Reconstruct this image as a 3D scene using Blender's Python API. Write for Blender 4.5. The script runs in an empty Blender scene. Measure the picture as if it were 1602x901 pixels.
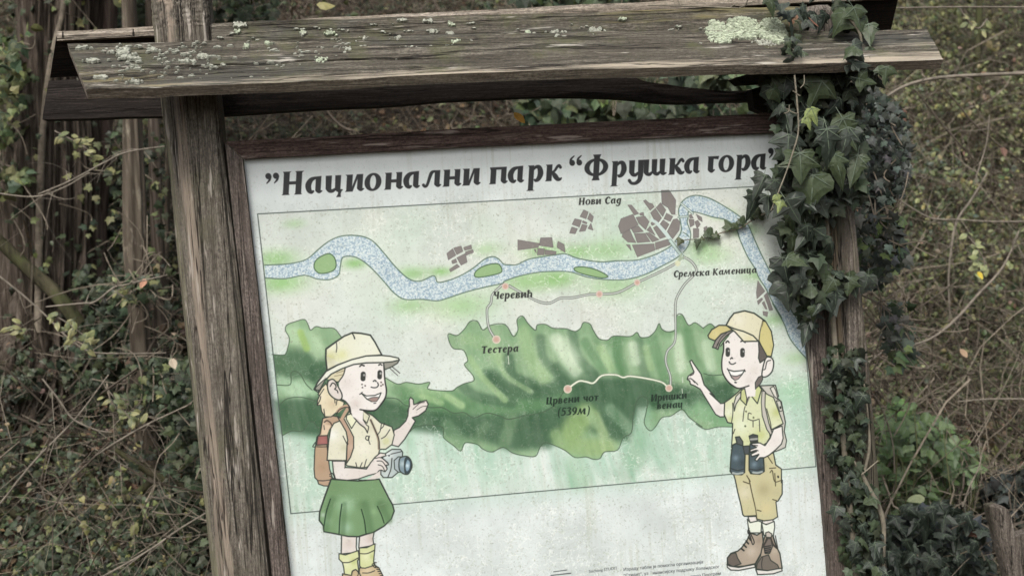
import bpy, math, random
import numpy as np
from mathutils import Vector, Matrix
random.seed(7); rng = np.random.default_rng(7)
SC = bpy.context.scene
COL = SC.collection
# ------------------------------------------------------------------ camera
FPX, CXP, CYP = 1900.0, 801.0, 450.5          # focal length and centre in photo pixels
TOPZ = 1.60                                   # height of the map's upper left corner
CAMP = np.array([0.16285437, -2.664913, TOPZ - 0.06562109])
R_ = np.array([0.98795526, -0.14329284, -0.05840861]); U_ = np.array([0.06459664, 0.03891541, 0.99715238]); F_ = np.array([0.1406118, 0.98891494, -0.04770292])
cam = bpy.data.objects.new('camera', bpy.data.cameras.new('camera')); COL.objects.link(cam)
m = Matrix(((R_[0], U_[0], -F_[0], CAMP[0]), (R_[1], U_[1], -F_[1], CAMP[1]), (R_[2], U_[2], -F_[2], CAMP[2]), (0, 0, 0, 1)))
cam.matrix_world = m
cam.data.sensor_width = 36.0; cam.data.lens = 36.0 * FPX / 1602.0
cam.data.clip_start = 0.05; cam.data.clip_end = 2000
SC.camera = cam
cam.data.dof.use_dof = True; cam.data.dof.focus_distance = 2.72; cam.data.dof.aperture_fstop = 4.5
# ------------------------------------------------------------------ sky, sun, exposure
SUN_EL, SUN_AZ = 48, 205                      # azimuth the light comes from, clockwise from +Y
wd = bpy.data.worlds.new('World'); SC.world = wd; wd.use_nodes = True
nt = wd.node_tree; bg = nt.nodes['Background']
sky = nt.nodes.new('ShaderNodeTexSky'); sky.sky_type = 'NISHITA'; sky.sun_disc = False
sky.sun_elevation = math.radians(SUN_EL); sky.sun_rotation = math.radians(SUN_AZ)
sky.air_density = 1.0; sky.dust_density = 6.0; sky.ozone_density = 1.0
hsv = nt.nodes.new('ShaderNodeHueSaturation'); hsv.inputs['Saturation'].default_value = 0.35
nt.links.new(sky.outputs[0], hsv.inputs['Color']); nt.links.new(hsv.outputs[0], bg.inputs['Color'])
bg.inputs['Strength'].default_value = 0.15
sl = bpy.data.lights.new('sun', 'SUN'); sl.energy = 1.5; sl.angle = math.radians(16); sl.color = (1.0, 0.96, 0.9)
so = bpy.data.objects.new('sun', sl); COL.objects.link(so)
az, el = math.radians(SUN_AZ), math.radians(SUN_EL)
sd = Vector((math.sin(az) * math.cos(el), math.cos(az) * math.cos(el), math.sin(el)))
so.rotation_euler = sd.to_track_quat('Z', 'Y').to_euler(); so.location = (0, -5, 8)
SC.view_settings.view_transform = 'Standard'; SC.view_settings.look = 'None'
SC.view_settings.exposure = 0.14; SC.view_settings.gamma = 1.0
SC.cycles.max_bounces = 6; SC.cycles.diffuse_bounces = 3; SC.cycles.glossy_bounces = 2
SC.cycles.transparent_max_bounces = 6; SC.cycles.caustics_reflective = False; SC.cycles.caustics_refractive = False

# ------------------------------------------------------------------ helpers
def rays(px):
    px = np.asarray(px, float).reshape(-1, 2)
    return ((px[:, :1] - CXP) / FPX) * R_ - ((px[:, 1:] - CYP) / FPX) * U_ + F_
def W(px, py, Y=0.0):
    """the point of the plane y = Y that the photograph shows at pixel (px, py)"""
    d = rays([(px, py)])[0]
    return CAMP + d * ((Y - CAMP[1]) / d[1])
def Ws(pts, Y=0.0):
    return np.array([W(p[0], p[1], (p[2] if len(p) > 2 else Y)) for p in pts])

def vnoise(x, y, seed=0):
    """smooth value noise of two coordinates, 0..1 (numpy)"""
    x = np.asarray(x, float); y = np.asarray(y, float)
    xi = np.floor(x).astype(np.int64); yi = np.floor(y).astype(np.int64)
    fx = x - xi; fy = y - yi; fx = fx * fx * (3 - 2 * fx); fy = fy * fy * (3 - 2 * fy)
    T = np.random.default_rng(1000 + seed).random((257, 257)).astype(np.float32)
    a = T[xi & 255, yi & 255]; b = T[(xi + 1) & 255, yi & 255]; c = T[xi & 255, (yi + 1) & 255]; d = T[(xi + 1) & 255, (yi + 1) & 255]
    return (a * (1 - fx) + b * fx) * (1 - fy) + (c * (1 - fx) + d * fx) * fy
def fbm(x, y, o=4, seed=0):
    s = 0; a = .5; t = 0
    for k in range(o):
        s = s + a * vnoise(x * 2 ** k + 17.3 * k, y * 2 ** k + 5.1 * k, seed + k); t += a; a *= .55
    return s / t

def nid(n, **kw):
    for k, v in kw.items(): n[k] = v
    return n
def empty(name, loc, label, cat, group=None):
    o = bpy.data.objects.new(name, None); COL.objects.link(o); o.location = loc; o.empty_display_size = .1
    o['label'] = label; o['category'] = cat
    if group: o['group'] = group
    return o
def mesh_np(name, V, F, mat=None, col=None, smooth=False, mats=None, midx=None, uv=None):
    V = np.asarray(V, np.float32).reshape(-1, 3); F = np.asarray(F, np.int32)
    me = bpy.data.meshes.new(name)
    k = F.shape[1]
    me.vertices.add(len(V)); me.vertices.foreach_set('co', V.ravel())
    me.loops.add(F.size); me.loops.foreach_set('vertex_index', F.ravel())
    me.polygons.add(len(F)); me.polygons.foreach_set('loop_start', np.arange(0, F.size, k, dtype=np.int32))
    me.polygons.foreach_set('loop_total', np.full(len(F), k, np.int32))
    if midx is not None: me.polygons.foreach_set('material_index', np.asarray(midx, np.int32))
    me.polygons.foreach_set('use_smooth', np.full(len(F), smooth))
    me.update(calc_edges=True)
    if col is not None:
        a = me.color_attributes.new('Col', 'FLOAT_COLOR', 'POINT')
        c = np.ones((len(V), 4), np.float32); c[:, :3] = col; a.data.foreach_set('color', c.ravel())
    if uv is not None:
        l = me.uv_layers.new(name='UVMap'); l.data.foreach_set('uv', np.asarray(uv, np.float32)[F.ravel()].ravel())
    for mm in (mats or ([mat] if mat else [])): me.materials.append(mm)
    me.validate()
    return me
def link(name, me, parent=None, **props):
    """link a mesh whose vertices are in world space; under a parent it is moved into the parent's space"""
    o = bpy.data.objects.new(name, me); COL.objects.link(o)
    if parent is not None:
        o.parent = parent
        L = Vector(parent.location); p = parent.parent
        while p is not None: L = L + Vector(p.location); p = p.parent
        me.transform(Matrix.Translation(-L))
    for k, v in props.items(): o[k] = v
    return o
def catmull(P, n):
    P = np.asarray(P, float); N = len(P)
    if N < 3: return np.array([P[0] + (P[-1] - P[0]) * t for t in np.linspace(0, 1, n)])
    Q = np.vstack([2 * P[0] - P[1], P, 2 * P[-1] - P[-2]])
    out = []
    for t in np.linspace(0, N - 1 - 1e-9, n):
        i = int(t); f = t - i; a, b, c, d = Q[i:i + 4]
        out.append(.5 * (2 * b + (c - a) * f + (2 * a - 5 * b + 4 * c - d) * f * f + (3 * b - a - 3 * c + d) * f ** 3))
    return np.array(out)
def smooth_curve(P, closed=False, sub=6):
    P = np.asarray(P, float); N = len(P)
    Q = np.vstack([P[-1], P, P[:2]]) if closed else np.vstack([2 * P[0] - P[1], P, 2 * P[-1] - P[-2]])
    n = N if closed else N - 1; t = np.arange(sub) / sub; out = []
    for i in range(n):
        a, b, c, d = Q[i:i + 4]; f = t[:, None]
        out.append(.5 * (2 * b + (c - a) * f + (2 * a - 5 * b + 4 * c - d) * f * f + (3 * b - a - 3 * c + d) * f ** 3))
    out = np.vstack(out)
    return out if closed else np.vstack([out, P[-1]])
def tubes(P, Rr, sides=4):
    """P (N,k,3) centre lines, Rr (N,k) radii -> V, F(quads)"""
    P = np.asarray(P, float); Rr = np.asarray(Rr, float); N, k, _ = P.shape
    T = np.gradient(P, axis=1); T /= np.linalg.norm(T, axis=2, keepdims=True) + 1e-9
    ref = np.array([.31, .52, .8]); A = np.cross(T, ref); A /= np.linalg.norm(A, axis=2, keepdims=True) + 1e-9; B = np.cross(T, A)
    th = np.arange(sides) * 2 * np.pi / sides
    V = P[:, :, None] + Rr[:, :, None, None] * (A[:, :, None] * np.cos(th)[None, None, :, None] + B[:, :, None] * np.sin(th)[None, None, :, None])
    base = (np.arange(N) * k * sides)[:, None, None] + (np.arange(k - 1) * sides)[None, :, None]
    j = np.arange(sides); j2 = (j + 1) % sides
    F = np.stack([base + j, base + j2, base + sides + j2, base + sides + j], -1).reshape(-1, 4)
    return V.reshape(-1, 3), F
class MB:
    """collects vertices, faces (any size) and per-vertex colour"""
    def __init__(s): s.v = []; s.f = []; s.n = 0; s.mi = []
    def add(s, V, F, mi=0):
        s.v.append(np.asarray(V, float).reshape(-1, 3))
        for f in F: s.f.append([int(i) + s.n for i in f]); s.mi.append(mi)
        s.n += len(s.v[-1])
    def mesh(s, name, mats, smooth=False):
        me = bpy.data.meshes.new(name); me.from_pydata(np.vstack(s.v).tolist(), [], s.f)
        for mm in (mats if isinstance(mats, (list, tuple)) else [mats]): me.materials.append(mm)
        me.polygons.foreach_set('material_index', s.mi)
        me.polygons.foreach_set('use_smooth', [smooth] * len(s.f)); me.update()
        return me

# ------------------------------------------------------------------ materials
def newmat(name):
    mt = bpy.data.materials.new(name); mt.use_nodes = True
    t = mt.node_tree; b = t.nodes['Principled BSDF']
    return mt, t, b
def nd(t, typ, **kw):
    n = t.nodes.new(typ)
    for k, v in kw.items(): setattr(n, k, v)
    return n
def ramp(t, src, stops, interp='LINEAR'):
    r = nd(t, 'ShaderNodeValToRGB'); r.color_ramp.interpolation = interp; e = r.color_ramp.elements
    e[0].position, e[0].color = stops[0][0], (*stops[0][1], 1); e[1].position, e[1].color = stops[-1][0], (*stops[-1][1], 1)
    for p, c in stops[1:-1]: x = e.new(p); x.color = (*c, 1)
    t.links.new(src, r.inputs['Fac']); return r.outputs['Color']
def mixc(t, f, a, b, mode='MIX'):
    n = nd(t, 'ShaderNodeMix', data_type='RGBA', blend_type=mode)
    for s, x in ((n.inputs[0], f), (n.inputs[6], a), (n.inputs[7], b)):
        if hasattr(x, 'is_linked') or hasattr(x, 'links'): t.links.new(x, s)
        else: s.default_value = x if not isinstance(x, tuple) else (*x, 1)
    return n.outputs[2]
def noise(t, vec, scale, detail=4, rough=.6, dist=0.0):
    n = nd(t, 'ShaderNodeTexNoise'); n.inputs['Scale'].default_value = scale; n.inputs['Detail'].default_value = detail
    n.inputs['Roughness'].default_value = rough; n.inputs['Distortion'].default_value = dist
    if vec is not None: t.links.new(vec, n.inputs['Vector'])
    return n.outputs['Fac']
def objvec(t, scale=(1, 1, 1), rot=(0, 0, 0)):
    tc = nd(t, 'ShaderNodeTexCoord'); mp = nd(t, 'ShaderNodeMapping'); mp.inputs['Scale'].default_value = scale; mp.inputs['Rotation'].default_value = rot
    t.links.new(tc.outputs['Object'], mp.inputs['Vector']); return mp.outputs['Vector']
def wood(name, dark, mid, light, axis='X', rough=.85, bump=.5, fleck=None, fleckamt=.60, patch=None, patchamt=.55, moss=None, wear=None, green=None):
    mt, t, b = newmat(name)
    sc = (4.5, 95, 95) if axis == 'X' else (95, 95, 4.5)
    sf = (5, 45, 45) if axis == 'X' else (45, 45, 5)
    g = noise(t, objvec(t, sc), 1.0, 6, .65, .6)
    g2 = noise(t, objvec(t, (sc[0] * 3.2, sc[1] * 3, sc[2] * 3.2)), 1.0, 3, .7)
    big = noise(t, objvec(t, (2, 9, 9) if axis == 'X' else (9, 9, 2)), 1.5, 5, .7, .6)
    c = ramp(t, g, [(.32, dark), (.5, mid), (.68, light)])
    spk = noise(t, objvec(t, (120, 260, 260) if axis == 'X' else (260, 260, 120)), 1.0, 2, .8)
    c = mixc(t, 1.0, c, ramp(t, spk, [(.32, (.45, .45, .45)), (.68, (1.6, 1.6, 1.6))]), 'MULTIPLY')
    c = mixc(t, ramp(t, g2, [(.42, (0, 0, 0)), (.60, (1, 1, 1))]), mixc(t, .55, c, (0, 0, 0)), c)
    c = mixc(t, ramp(t, big, [(.35, (0, 0, 0)), (.65, (1, 1, 1))]), c, mixc(t, .5, c, mid, 'MIX'))
    cn = noise(t, objvec(t, (.9, 26, 26) if axis == 'X' else (26, 26, .9)), 1.0, 4, .6, .35)
    ca = nd(t, 'ShaderNodeMath', operation='SUBTRACT'); t.links.new(cn, ca.inputs[0]); ca.inputs[1].default_value = .53
    cb = nd(t, 'ShaderNodeMath', operation='ABSOLUTE'); t.links.new(ca.outputs[0], cb.inputs[0]); crk = ramp(t, cb.outputs[0], [(.0, (0, 0, 0)), (.0045, (.15, .15, .15)), (.011, (1, 1, 1))])
    if patch:
        pn = noise(t, objvec(t, (1.2, 7, 7) if axis == 'X' else (7, 7, 1.2)), 1.6, 5, .7, .5)
        c = mixc(t, ramp(t, pn, [(patchamt, (0, 0, 0)), (patchamt + .1, (1, 1, 1))]), c, mixc(t, .7, c, patch))
    if moss:
        mn = noise(t, objvec(t), 9.0, 5, .7)
        c = mixc(t, ramp(t, mn, [(.52, (0, 0, 0)), (.68, (.8, .8, .8))]), c, moss)
    if wear:
        at = nd(t, 'ShaderNodeAttribute', attribute_name='Col'); sp_ = nd(t, 'ShaderNodeSeparateColor'); t.links.new(at.outputs['Color'], sp_.inputs[0])
        wn = noise(t, objvec(t, (3, 50, 50) if axis == 'X' else (50, 50, 3)), 1.0, 5, .7)
        for ch, cc in ((0, wear), (1, green or wear)):
            ml = nd(t, 'ShaderNodeMath', operation='MULTIPLY_ADD'); t.links.new(sp_.outputs[ch], ml.inputs[0]); ml.inputs[1].default_value = .60; ml.inputs[2].default_value = -1.0
            ad_ = nd(t, 'ShaderNodeMath', operation='ADD'); t.links.new(ml.outputs[0], ad_.inputs[0]); ml2 = nd(t, 'ShaderNodeMath', operation='MULTIPLY'); t.links.new(wn, ml2.inputs[0]); ml2.inputs[1].default_value = 2.0; t.links.new(ml2.outputs[0], ad_.inputs[1])
            c = mixc(t, ramp(t, ad_.outputs[0], [(.30, (0, 0, 0)), (.62, (1, 1, 1))]), c, mixc(t, ramp(t, g, [(.3, (0, 0, 0)), (.7, (1, 1, 1))]), tuple(x * .6 for x in cc), cc))
    if fleck:
        fn = noise(t, objvec(t, sf), 1.3, 3, .6)
        c = mixc(t, ramp(t, fn, [(fleckamt, (0, 0, 0)), (fleckamt + .05, (.85, .85, .85))]), c, fleck)
    c = mixc(t, crk, mixc(t, .85, c, (.008, .006, .005)), c)
    t.links.new(c, b.inputs['Base Color']); b.inputs['Roughness'].default_value = rough; b.inputs['Specular IOR Level'].default_value = .25
    bp = nd(t, 'ShaderNodeBump'); bp.inputs['Strength'].default_value = bump; bp.inputs['Distance'].default_value = .004
    ad0 = nd(t, 'ShaderNodeMath', operation='ADD'); t.links.new(g, ad0.inputs[0]); t.links.new(g2, ad0.inputs[1])
    ad = nd(t, 'ShaderNodeMath', operation='MULTIPLY_ADD'); t.links.new(crk, ad.inputs[0]); ad.inputs[1].default_value = 1.2; t.links.new(ad0.outputs[0], ad.inputs[2])
    t.links.new(ad.outputs[0], bp.inputs['Height']); t.links.new(bp.outputs[0], b.inputs['Normal'])
    return mt
def leafmat(name, rough=.5, spec=.4, var=.25, ns=60):
    mt, t, b = newmat(name)
    a = nd(t, 'ShaderNodeAttribute', attribute_name='Col')
    n = noise(t, objvec(t), ns, 5, .7)
    c = mixc(t, 1.0, a.outputs['Color'], ramp(t, n, [(.3, (1 - var,) * 3), (.7, (1 + var,) * 3)]), 'MULTIPLY')
    t.links.new(c, b.inputs['Base Color']); b.inputs['Roughness'].default_value = rough; b.inputs['Specular IOR Level'].default_value = spec
    return mt
def simple(name, col, rough=.7, nscale=30, var=.3, spec=.3, bump=0):
    mt, t, b = newmat(name)
    n = noise(t, objvec(t), nscale, 5, .65)
    c = ramp(t, n, [(.3, tuple(x * (1 - var) for x in col)), (.7, tuple(min(1, x * (1 + var)) for x in col))])
    t.links.new(c, b.inputs['Base Color']); b.inputs['Roughness'].default_value = rough; b.inputs['Specular IOR Level'].default_value = spec
    if bump:
        bp = nd(t, 'ShaderNodeBump'); bp.inputs['Strength'].default_value = bump; bp.inputs['Distance'].default_value = .01
        t.links.new(n, bp.inputs['Height']); t.links.new(bp.outputs[0], b.inputs['Normal'])
    return mt
M_roof = wood('weathered_roof_plank', (.042, .037, .029), (.112, .100, .080), (.26, .235, .19), 'X', fleck=(.50, .47, .41), fleckamt=.64, patch=(.070, .072, .062), patchamt=.52, moss=(.095, .10, .05), wear=(.48, .42, .33), green=(.24, .21, .11), bump=.9)
M_roofpale = wood('bleached_plank_edge', (.12, .10, .08), (.28, .24, .19), (.44, .39, .33), 'X')
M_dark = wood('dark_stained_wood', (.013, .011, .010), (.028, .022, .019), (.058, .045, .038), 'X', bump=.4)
M_frame = wood('brown_stained_frame', (.040, .028, .023), (.098, .066, .056), (.16, .115, .10), 'X', fleck=(.30, .25, .22), fleckamt=.585, patch=(.20, .16, .13), patchamt=.56)
M_framev = wood('brown_stained_frame_upright', (.048, .037, .031), (.13, .106, .092), (.21, .178, .158), 'Z', fleck=(.34, .30, .26), fleckamt=.62)
M_post = wood('grey_brown_post', (.075, .066, .053), (.172, .152, .124), (.28, .25, .21), 'Z', fleck=(.42, .38, .33), fleckamt=.62, moss=(.12, .115, .075), wear=(.38, .315, .25), green=(.22, .21, .14), bump=.9)
M_postr = wood('weathered_grey_post', (.060, .050, .042), (.18, .155, .13), (.31, .275, .24), 'Z', patch=(.075, .07, .045), patchamt=.5, wear=(.34, .27, .18), bump=.9)
M_leaf = leafmat('foliage'); M_ivy = leafmat('waxy_ivy', .56, .28, .38); M_ivyh = leafmat('glossy_ivy_leaf', .48, .32, .42, 4.5); M_litter = leafmat('dead_leaves', .8, .15, .35)
M_twig = simple('twig_bark', (.20, .17, .13), .85, 40, .45)
M_twigd = simple('dark_twig_bark', (.085, .070, .054), .85, 40, .45)
M_stem = simple('pale_vine_stem', (.19, .17, .13), .8, 60, .35)
M_vein = simple('leaf_vein', (.105, .135, .095), .6, 60, .2)
M_lichen = simple('pale_green_lichen', (.45, .50, .38), .95, 120, .35, .1, .6)
M_lichenw = simple('white_lichen', (.38, .39, .33), .95, 120, .3, .1, .6)
# ------------------------------------------------------------------ the printed panel
TS = 1200.0                                   # texels per metre
PX0, PZ1 = -0.07, 0.15                        # panel print origin (metres, from the map's corner)
TW, TH = int(1.42 * TS), int(1.17 * TS)
IMG = np.zeros((TH, TW, 3), np.float32)
def T2(pts):
    """photo pixels -> texels on the print"""
    d = rays(np.asarray(pts, float)[:, :2]); k = (-CAMP[1]) / d[:, 1]; P = CAMP + d * k[:, None]
    return np.stack([(P[:, 0] - PX0) * TS, (PZ1 - (P[:, 2] - TOPZ)) * TS], -1)
KPX = TS / 717.0
def col3(c): return np.array(c, np.float32)
def bbox(P, pad):
    x0, y0 = np.floor(P.min(0) - pad).astype(int); x1, y1 = np.ceil(P.max(0) + pad).astype(int)
    return max(x0, 0), max(y0, 0), min(x1, TW), min(y1, TH)
def grid(b):
    return np.meshgrid(np.arange(b[0], b[2], dtype=np.float32) + .5, np.arange(b[1], b[3], dtype=np.float32) + .5)
def segdist(X, Y, P, w=None, closed=False):
    D = np.full(X.shape, 1e9, np.float32); n = len(P)
    for i in range(n if closed else n - 1):
        a = P[i]; c = P[(i + 1) % n]; dx, dy = (c - a); L = dx * dx + dy * dy + 1e-9
        t = np.clip(((X - a[0]) * dx + (Y - a[1]) * dy) / L, 0, 1)
        d = np.hypot(X - a[0] - t * dx, Y - a[1] - t * dy)
        if w is not None: d = d - (w[i] + (w[(i + 1) % n] - w[i]) * t) * .5
        D = np.minimum(D, d)
    return D
def inside(X, Y, P):
    I = np.zeros(X.shape, bool); n = len(P)
    for i in range(n):
        x1, y1 = P[i]; x2, y2 = P[(i + 1) % n]
        if y1 == y2: continue
        c = ((y1 > Y) != (y2 > Y)) & (X < (x2 - x1) * (Y - y1) / (y2 - y1) + x1)
        I ^= c
    return I
def comp(b, A, c, alpha=1.0):
    R = IMG[b[1]:b[3], b[0]:b[2]]; A = (A * alpha)[..., None]
    R[...] = R * (1 - A) + col3(c) * A
def raw_stroke(P, w, c, alpha=1.0, soft=None, clip=None):
    w = np.full(len(P), w, float) if np.isscalar(w) else np.asarray(w, float)
    pad = w.max() * .5 + 2 + (soft or 0) * 2.2; b = bbox(P, pad)
    if b[0] >= b[2] or b[1] >= b[3]: return
    X, Y = grid(b); D = segdist(X, Y, P, w)
    A = np.clip(.5 - D, 0, 1) if soft is None else np.exp(-(np.maximum(D, 0) / soft) ** 2)
    if clip is not None: A = A * clip[b[1]:b[3], b[0]:b[2]]
    comp(b, A, c, alpha)
def stroke(pts, w, c, alpha=1.0, sm=True, soft=None, clip=None):
    P = T2(pts); P = smooth_curve(P, sub=4) if (sm and len(P) > 2) else P
    wj = w * KPX * (1.0 + .25 * (vnoise(np.arange(len(P)) * .35, P[:, 0] * .01) - .5)) if np.isscalar(w) else np.interp(np.linspace(0, 1, len(P)), np.linspace(0, 1, len(w)), w) * KPX
    raw_stroke(P, wj, c, alpha, None if soft is None else soft * KPX, clip)
def mask(pts, sm=False, soft=None, full=False):
    P = T2(pts); P = smooth_curve(P, True, 4) if sm else P
    b = (0, 0, TW, TH) if full else bbox(P, 2 + (soft or 0) * KPX * 2)
    X, Y = grid(b); I = inside(X, Y, P); D = segdist(X, Y, P, None, True); sd = np.where(I, D, -D)
    A = np.clip(sd + .5, 0, 1) if soft is None else np.clip(sd / (soft * KPX) * .5 + .5, 0, 1)
    if soft is not None: A = A * A * (3 - 2 * A)
    return b, A.astype(np.float32)
def fill(pts, c, alpha=1.0, sm=False, soft=None, line=None, lc=(48, 55, 50), blobs=()):
    b, A = mask(pts, sm, soft)
    comp(b, A, c, alpha)
    for (bx, by, br, bc, ba) in blobs:
        q = T2([(bx, by)])[0]; X, Y = grid(b)
        comp(b, A * np.exp(-((X - q[0]) ** 2 + (Y - q[1]) ** 2) / (br * KPX) ** 2), bc, ba)
    if line:
        P = list(pts) + [pts[0]]
        if sm:
            Q = smooth_curve(T2(pts), True, 4); Q = np.vstack([Q, Q[:1]]); raw_stroke(Q, line * KPX, lc)
        else: stroke(P, line, lc, sm=False)
    return b, A
def CR(x0, y0, s): return lambda *p: [(x0 + u / s, y0 + v / s) for u, v in p]
LX, LY = np.meshgrid(np.arange(TW, dtype=np.float32), np.arange(TH, dtype=np.float32))
# paper: clean near the title, mottled and scratched below
IMG[...] = (203, 211, 210)
n1 = fbm(LX / 90, LY / 90, 4, 3); n2 = fbm(LX / 9, LY / 9, 3, 9); n3 = fbm(LX / 30, LY / 30, 3, 14)
IMG += ((n1 - .5) * 14)[..., None]
b_, low = mask([(395, 322), (700, 306), (1300, 270), (1400, 1000), (380, 1000)], soft=14, full=True)
IMG += (low * ((n1 - .55) * 26 - 9))[..., None] * np.array([1.0, .95, 1.05], np.float32)
MAPQ = [(403, 335), (1238, 289), (1276.5, 729.5), (455, 803)]
b_, mp_ = mask(MAPQ, full=True)
A = mp_[..., None]; IMG[...] = IMG * (1 - A) + (np.array([190, 198, 192], np.float32) + ((n1 - .5) * 20)[..., None]) * A
def blob(x, y, r, c, a, ry=None, ang=0, clip=None):
    q = T2([(x, y)])[0]; rx = r * KPX; ryy = (ry or r) * KPX; R = max(rx, ryy) * 2.3
    b = (max(0, int(q[0] - R)), max(0, int(q[1] - R)), min(TW, int(q[0] + R)), min(TH, int(q[1] + R)))
    if b[0] >= b[2] or b[1] >= b[3]: return
    X, Y = grid(b); dx, dy = X - q[0], Y - q[1]; ca, sa = math.cos(ang), math.sin(ang)
    Aq = np.exp(-((dx * ca + dy * sa) / rx) ** 2 - ((-dx * sa + dy * ca) / ryy) ** 2) * (mp_ if clip is None else clip)[b[1]:b[3], b[0]:b[2]]
    comp(b, Aq, c, a)
r2 = np.random.default_rng(5)
for k in range(26): blob(r2.uniform(400, 1260), r2.uniform(340, 520), r2.uniform(20, 70), (176, 198, 180), .35)
for k in range(20): blob(r2.uniform(400, 1260), r2.uniform(300, 500), r2.uniform(20, 60), (206, 208, 200), .4)
for x, y, rr, a in [(430, 405, 40, .55), (440, 442, 45, .6), (555, 412, 22, .6), (645, 428, 30, .5), (690, 425, 20, .6), (720, 478, 60, .4), (640, 478, 35, .4), (760, 390, 30, .3), (850, 392, 40, .5), (820, 440, 50, .5), (900, 395, 30, .5), (950, 392, 50, .4), (870, 436, 40, .6), (960, 447, 60, .35), (1110, 400, 40, .35), (1165, 360, 30, .4), (1185, 430, 30, .4), (1215, 500, 30, .4), (1100, 385, 30, .4), (1130, 335, 22, .6), (1245, 560, 30, .4), (460, 350, 20, .3)]:
    blob(x, y, rr * .85, (126, 174, 104), min(.85, a * 1.35), rr * .36)
# lower part of the map: pale blue green with vertical runs
fill([(425, 560), (700, 640), (1100, 640), (1275, 600), (1277, 730), (455, 803)], (160, 190, 172), .75, soft=45)
for k in range(46):
    x = r2.uniform(440, 1265); y = r2.uniform(640, 770); blob(x, y, r2.uniform(7, 20), random.choice([(186, 204, 194), (140, 178, 150), (198, 208, 202), (168, 196, 178)]), .5, r2.uniform(25, 60), clip=mp_)
blob(1240, 610, 40, (128, 178, 138), .6, 26); blob(1215, 560, 40, (190, 204, 192), .5)
drip = np.clip((fbm(LX / 9, LY / 260, 3, 93) - .56) * 5, 0, 1) * np.clip((fbm(LX / 150, LY / 150, 2, 94) - .4) * 4, 0, 1)
IMG[...] = IMG * (1 - .22 * drip[..., None]) + col3((150, 154, 132)) * .22 * drip[..., None]
# ---- forest
c7 = CR(640, 480, 3.465); c4 = CR(400, 480, 4.077); cb = CR(1040, 460, 4.096); c5 = CR(380, 300, 3.002); c6 = CR(780, 280, 3.219); c9 = CR(890, 290, 4.289)
upL = c4((105, 303), (185, 305), (205, 260), (215, 200), (190, 150), (200, 115), (250, 95), (310, 80), (335, 115), (350, 148), (385, 125), (430, 135), (500, 138), (545, 190)) + [(560, 560), (590, 590)]
upM = c4((825, 450), (905, 492), (960, 480), (1040, 492), (1110, 480)) + c7((100, 440), (130, 450), (230, 455), (260, 435), (300, 415), (350, 400), (345, 370), (300, 315), (318, 290), (295, 235), (240, 225), (215, 180), (215, 145), (260, 155), (300, 120), (330, 80), (370, 78), (400, 125), (440, 100), (520, 95), (565, 160), (590, 125), (585, 70), (615, 50), (645, 90), (685, 127), (695, 98), (740, 95), (780, 115), (850, 118), (900, 133), (930, 115), (945, 85), (980, 92), (1000, 130), (1030, 172), (1075, 180), (1110, 158), (1200, 160), (1235, 138), (1255, 165), (1300, 162), (1335, 130), (1355, 90), (1370, 120), (1400, 135), (1440, 125), (1450, 50), (1480, 42), (1515, 100), (1550, 85), (1594, 115)) + cb((250, 215), (290, 190), (320, 210))
low1 = c4((170, 820), (230, 790), (300, 790), (340, 735), (370, 735), (400, 775)) + [(540, 690), (600, 690)]
low2 = c4((985, 795), (1010, 770), (1060, 755), (1100, 752), (1190, 765), (1198, 800), (1200, 835)) + c7((240, 750), (280, 780), (305, 735), (370, 745), (400, 770), (450, 785), (510, 760), (560, 790), (620, 805), (685, 808), (710, 760), (740, 735), (800, 755), (850, 780), (900, 815), (960, 812), (1000, 825), (1035, 820), (1060, 785), (1130, 775), (1160, 710), (1205, 680), (1215, 590), (1235, 510), (1265, 485), (1295, 505), (1285, 570), (1275, 630), (1305, 670), (1335, 650), (1370, 600), (1420, 590), (1480, 555), (1520, 600), (1590, 650)) + cb((200, 830), (260, 865), (340, 850), (430, 850))
region = upL + upM + [(1150, 530), (1160, 640)] + low2[::-1] + low1[::-1]
b_, forest = mask(region, full=True); forest *= mp_
A = (forest * .93)[..., None]; IMG[...] = IMG * (1 - A) + (np.array([126, 158, 120], np.float32) + ((n1 - .5) * 26)[..., None]) * A
def fs(pts, w, c, a): stroke(pts, w, c, a, soft=w * .6, clip=forest)
DK, MD, LT, PL = (60, 90, 66), (88, 126, 88), (148, 178, 130), (190, 206, 182)
fs(upM[24:], 10, MD, .35)
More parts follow.
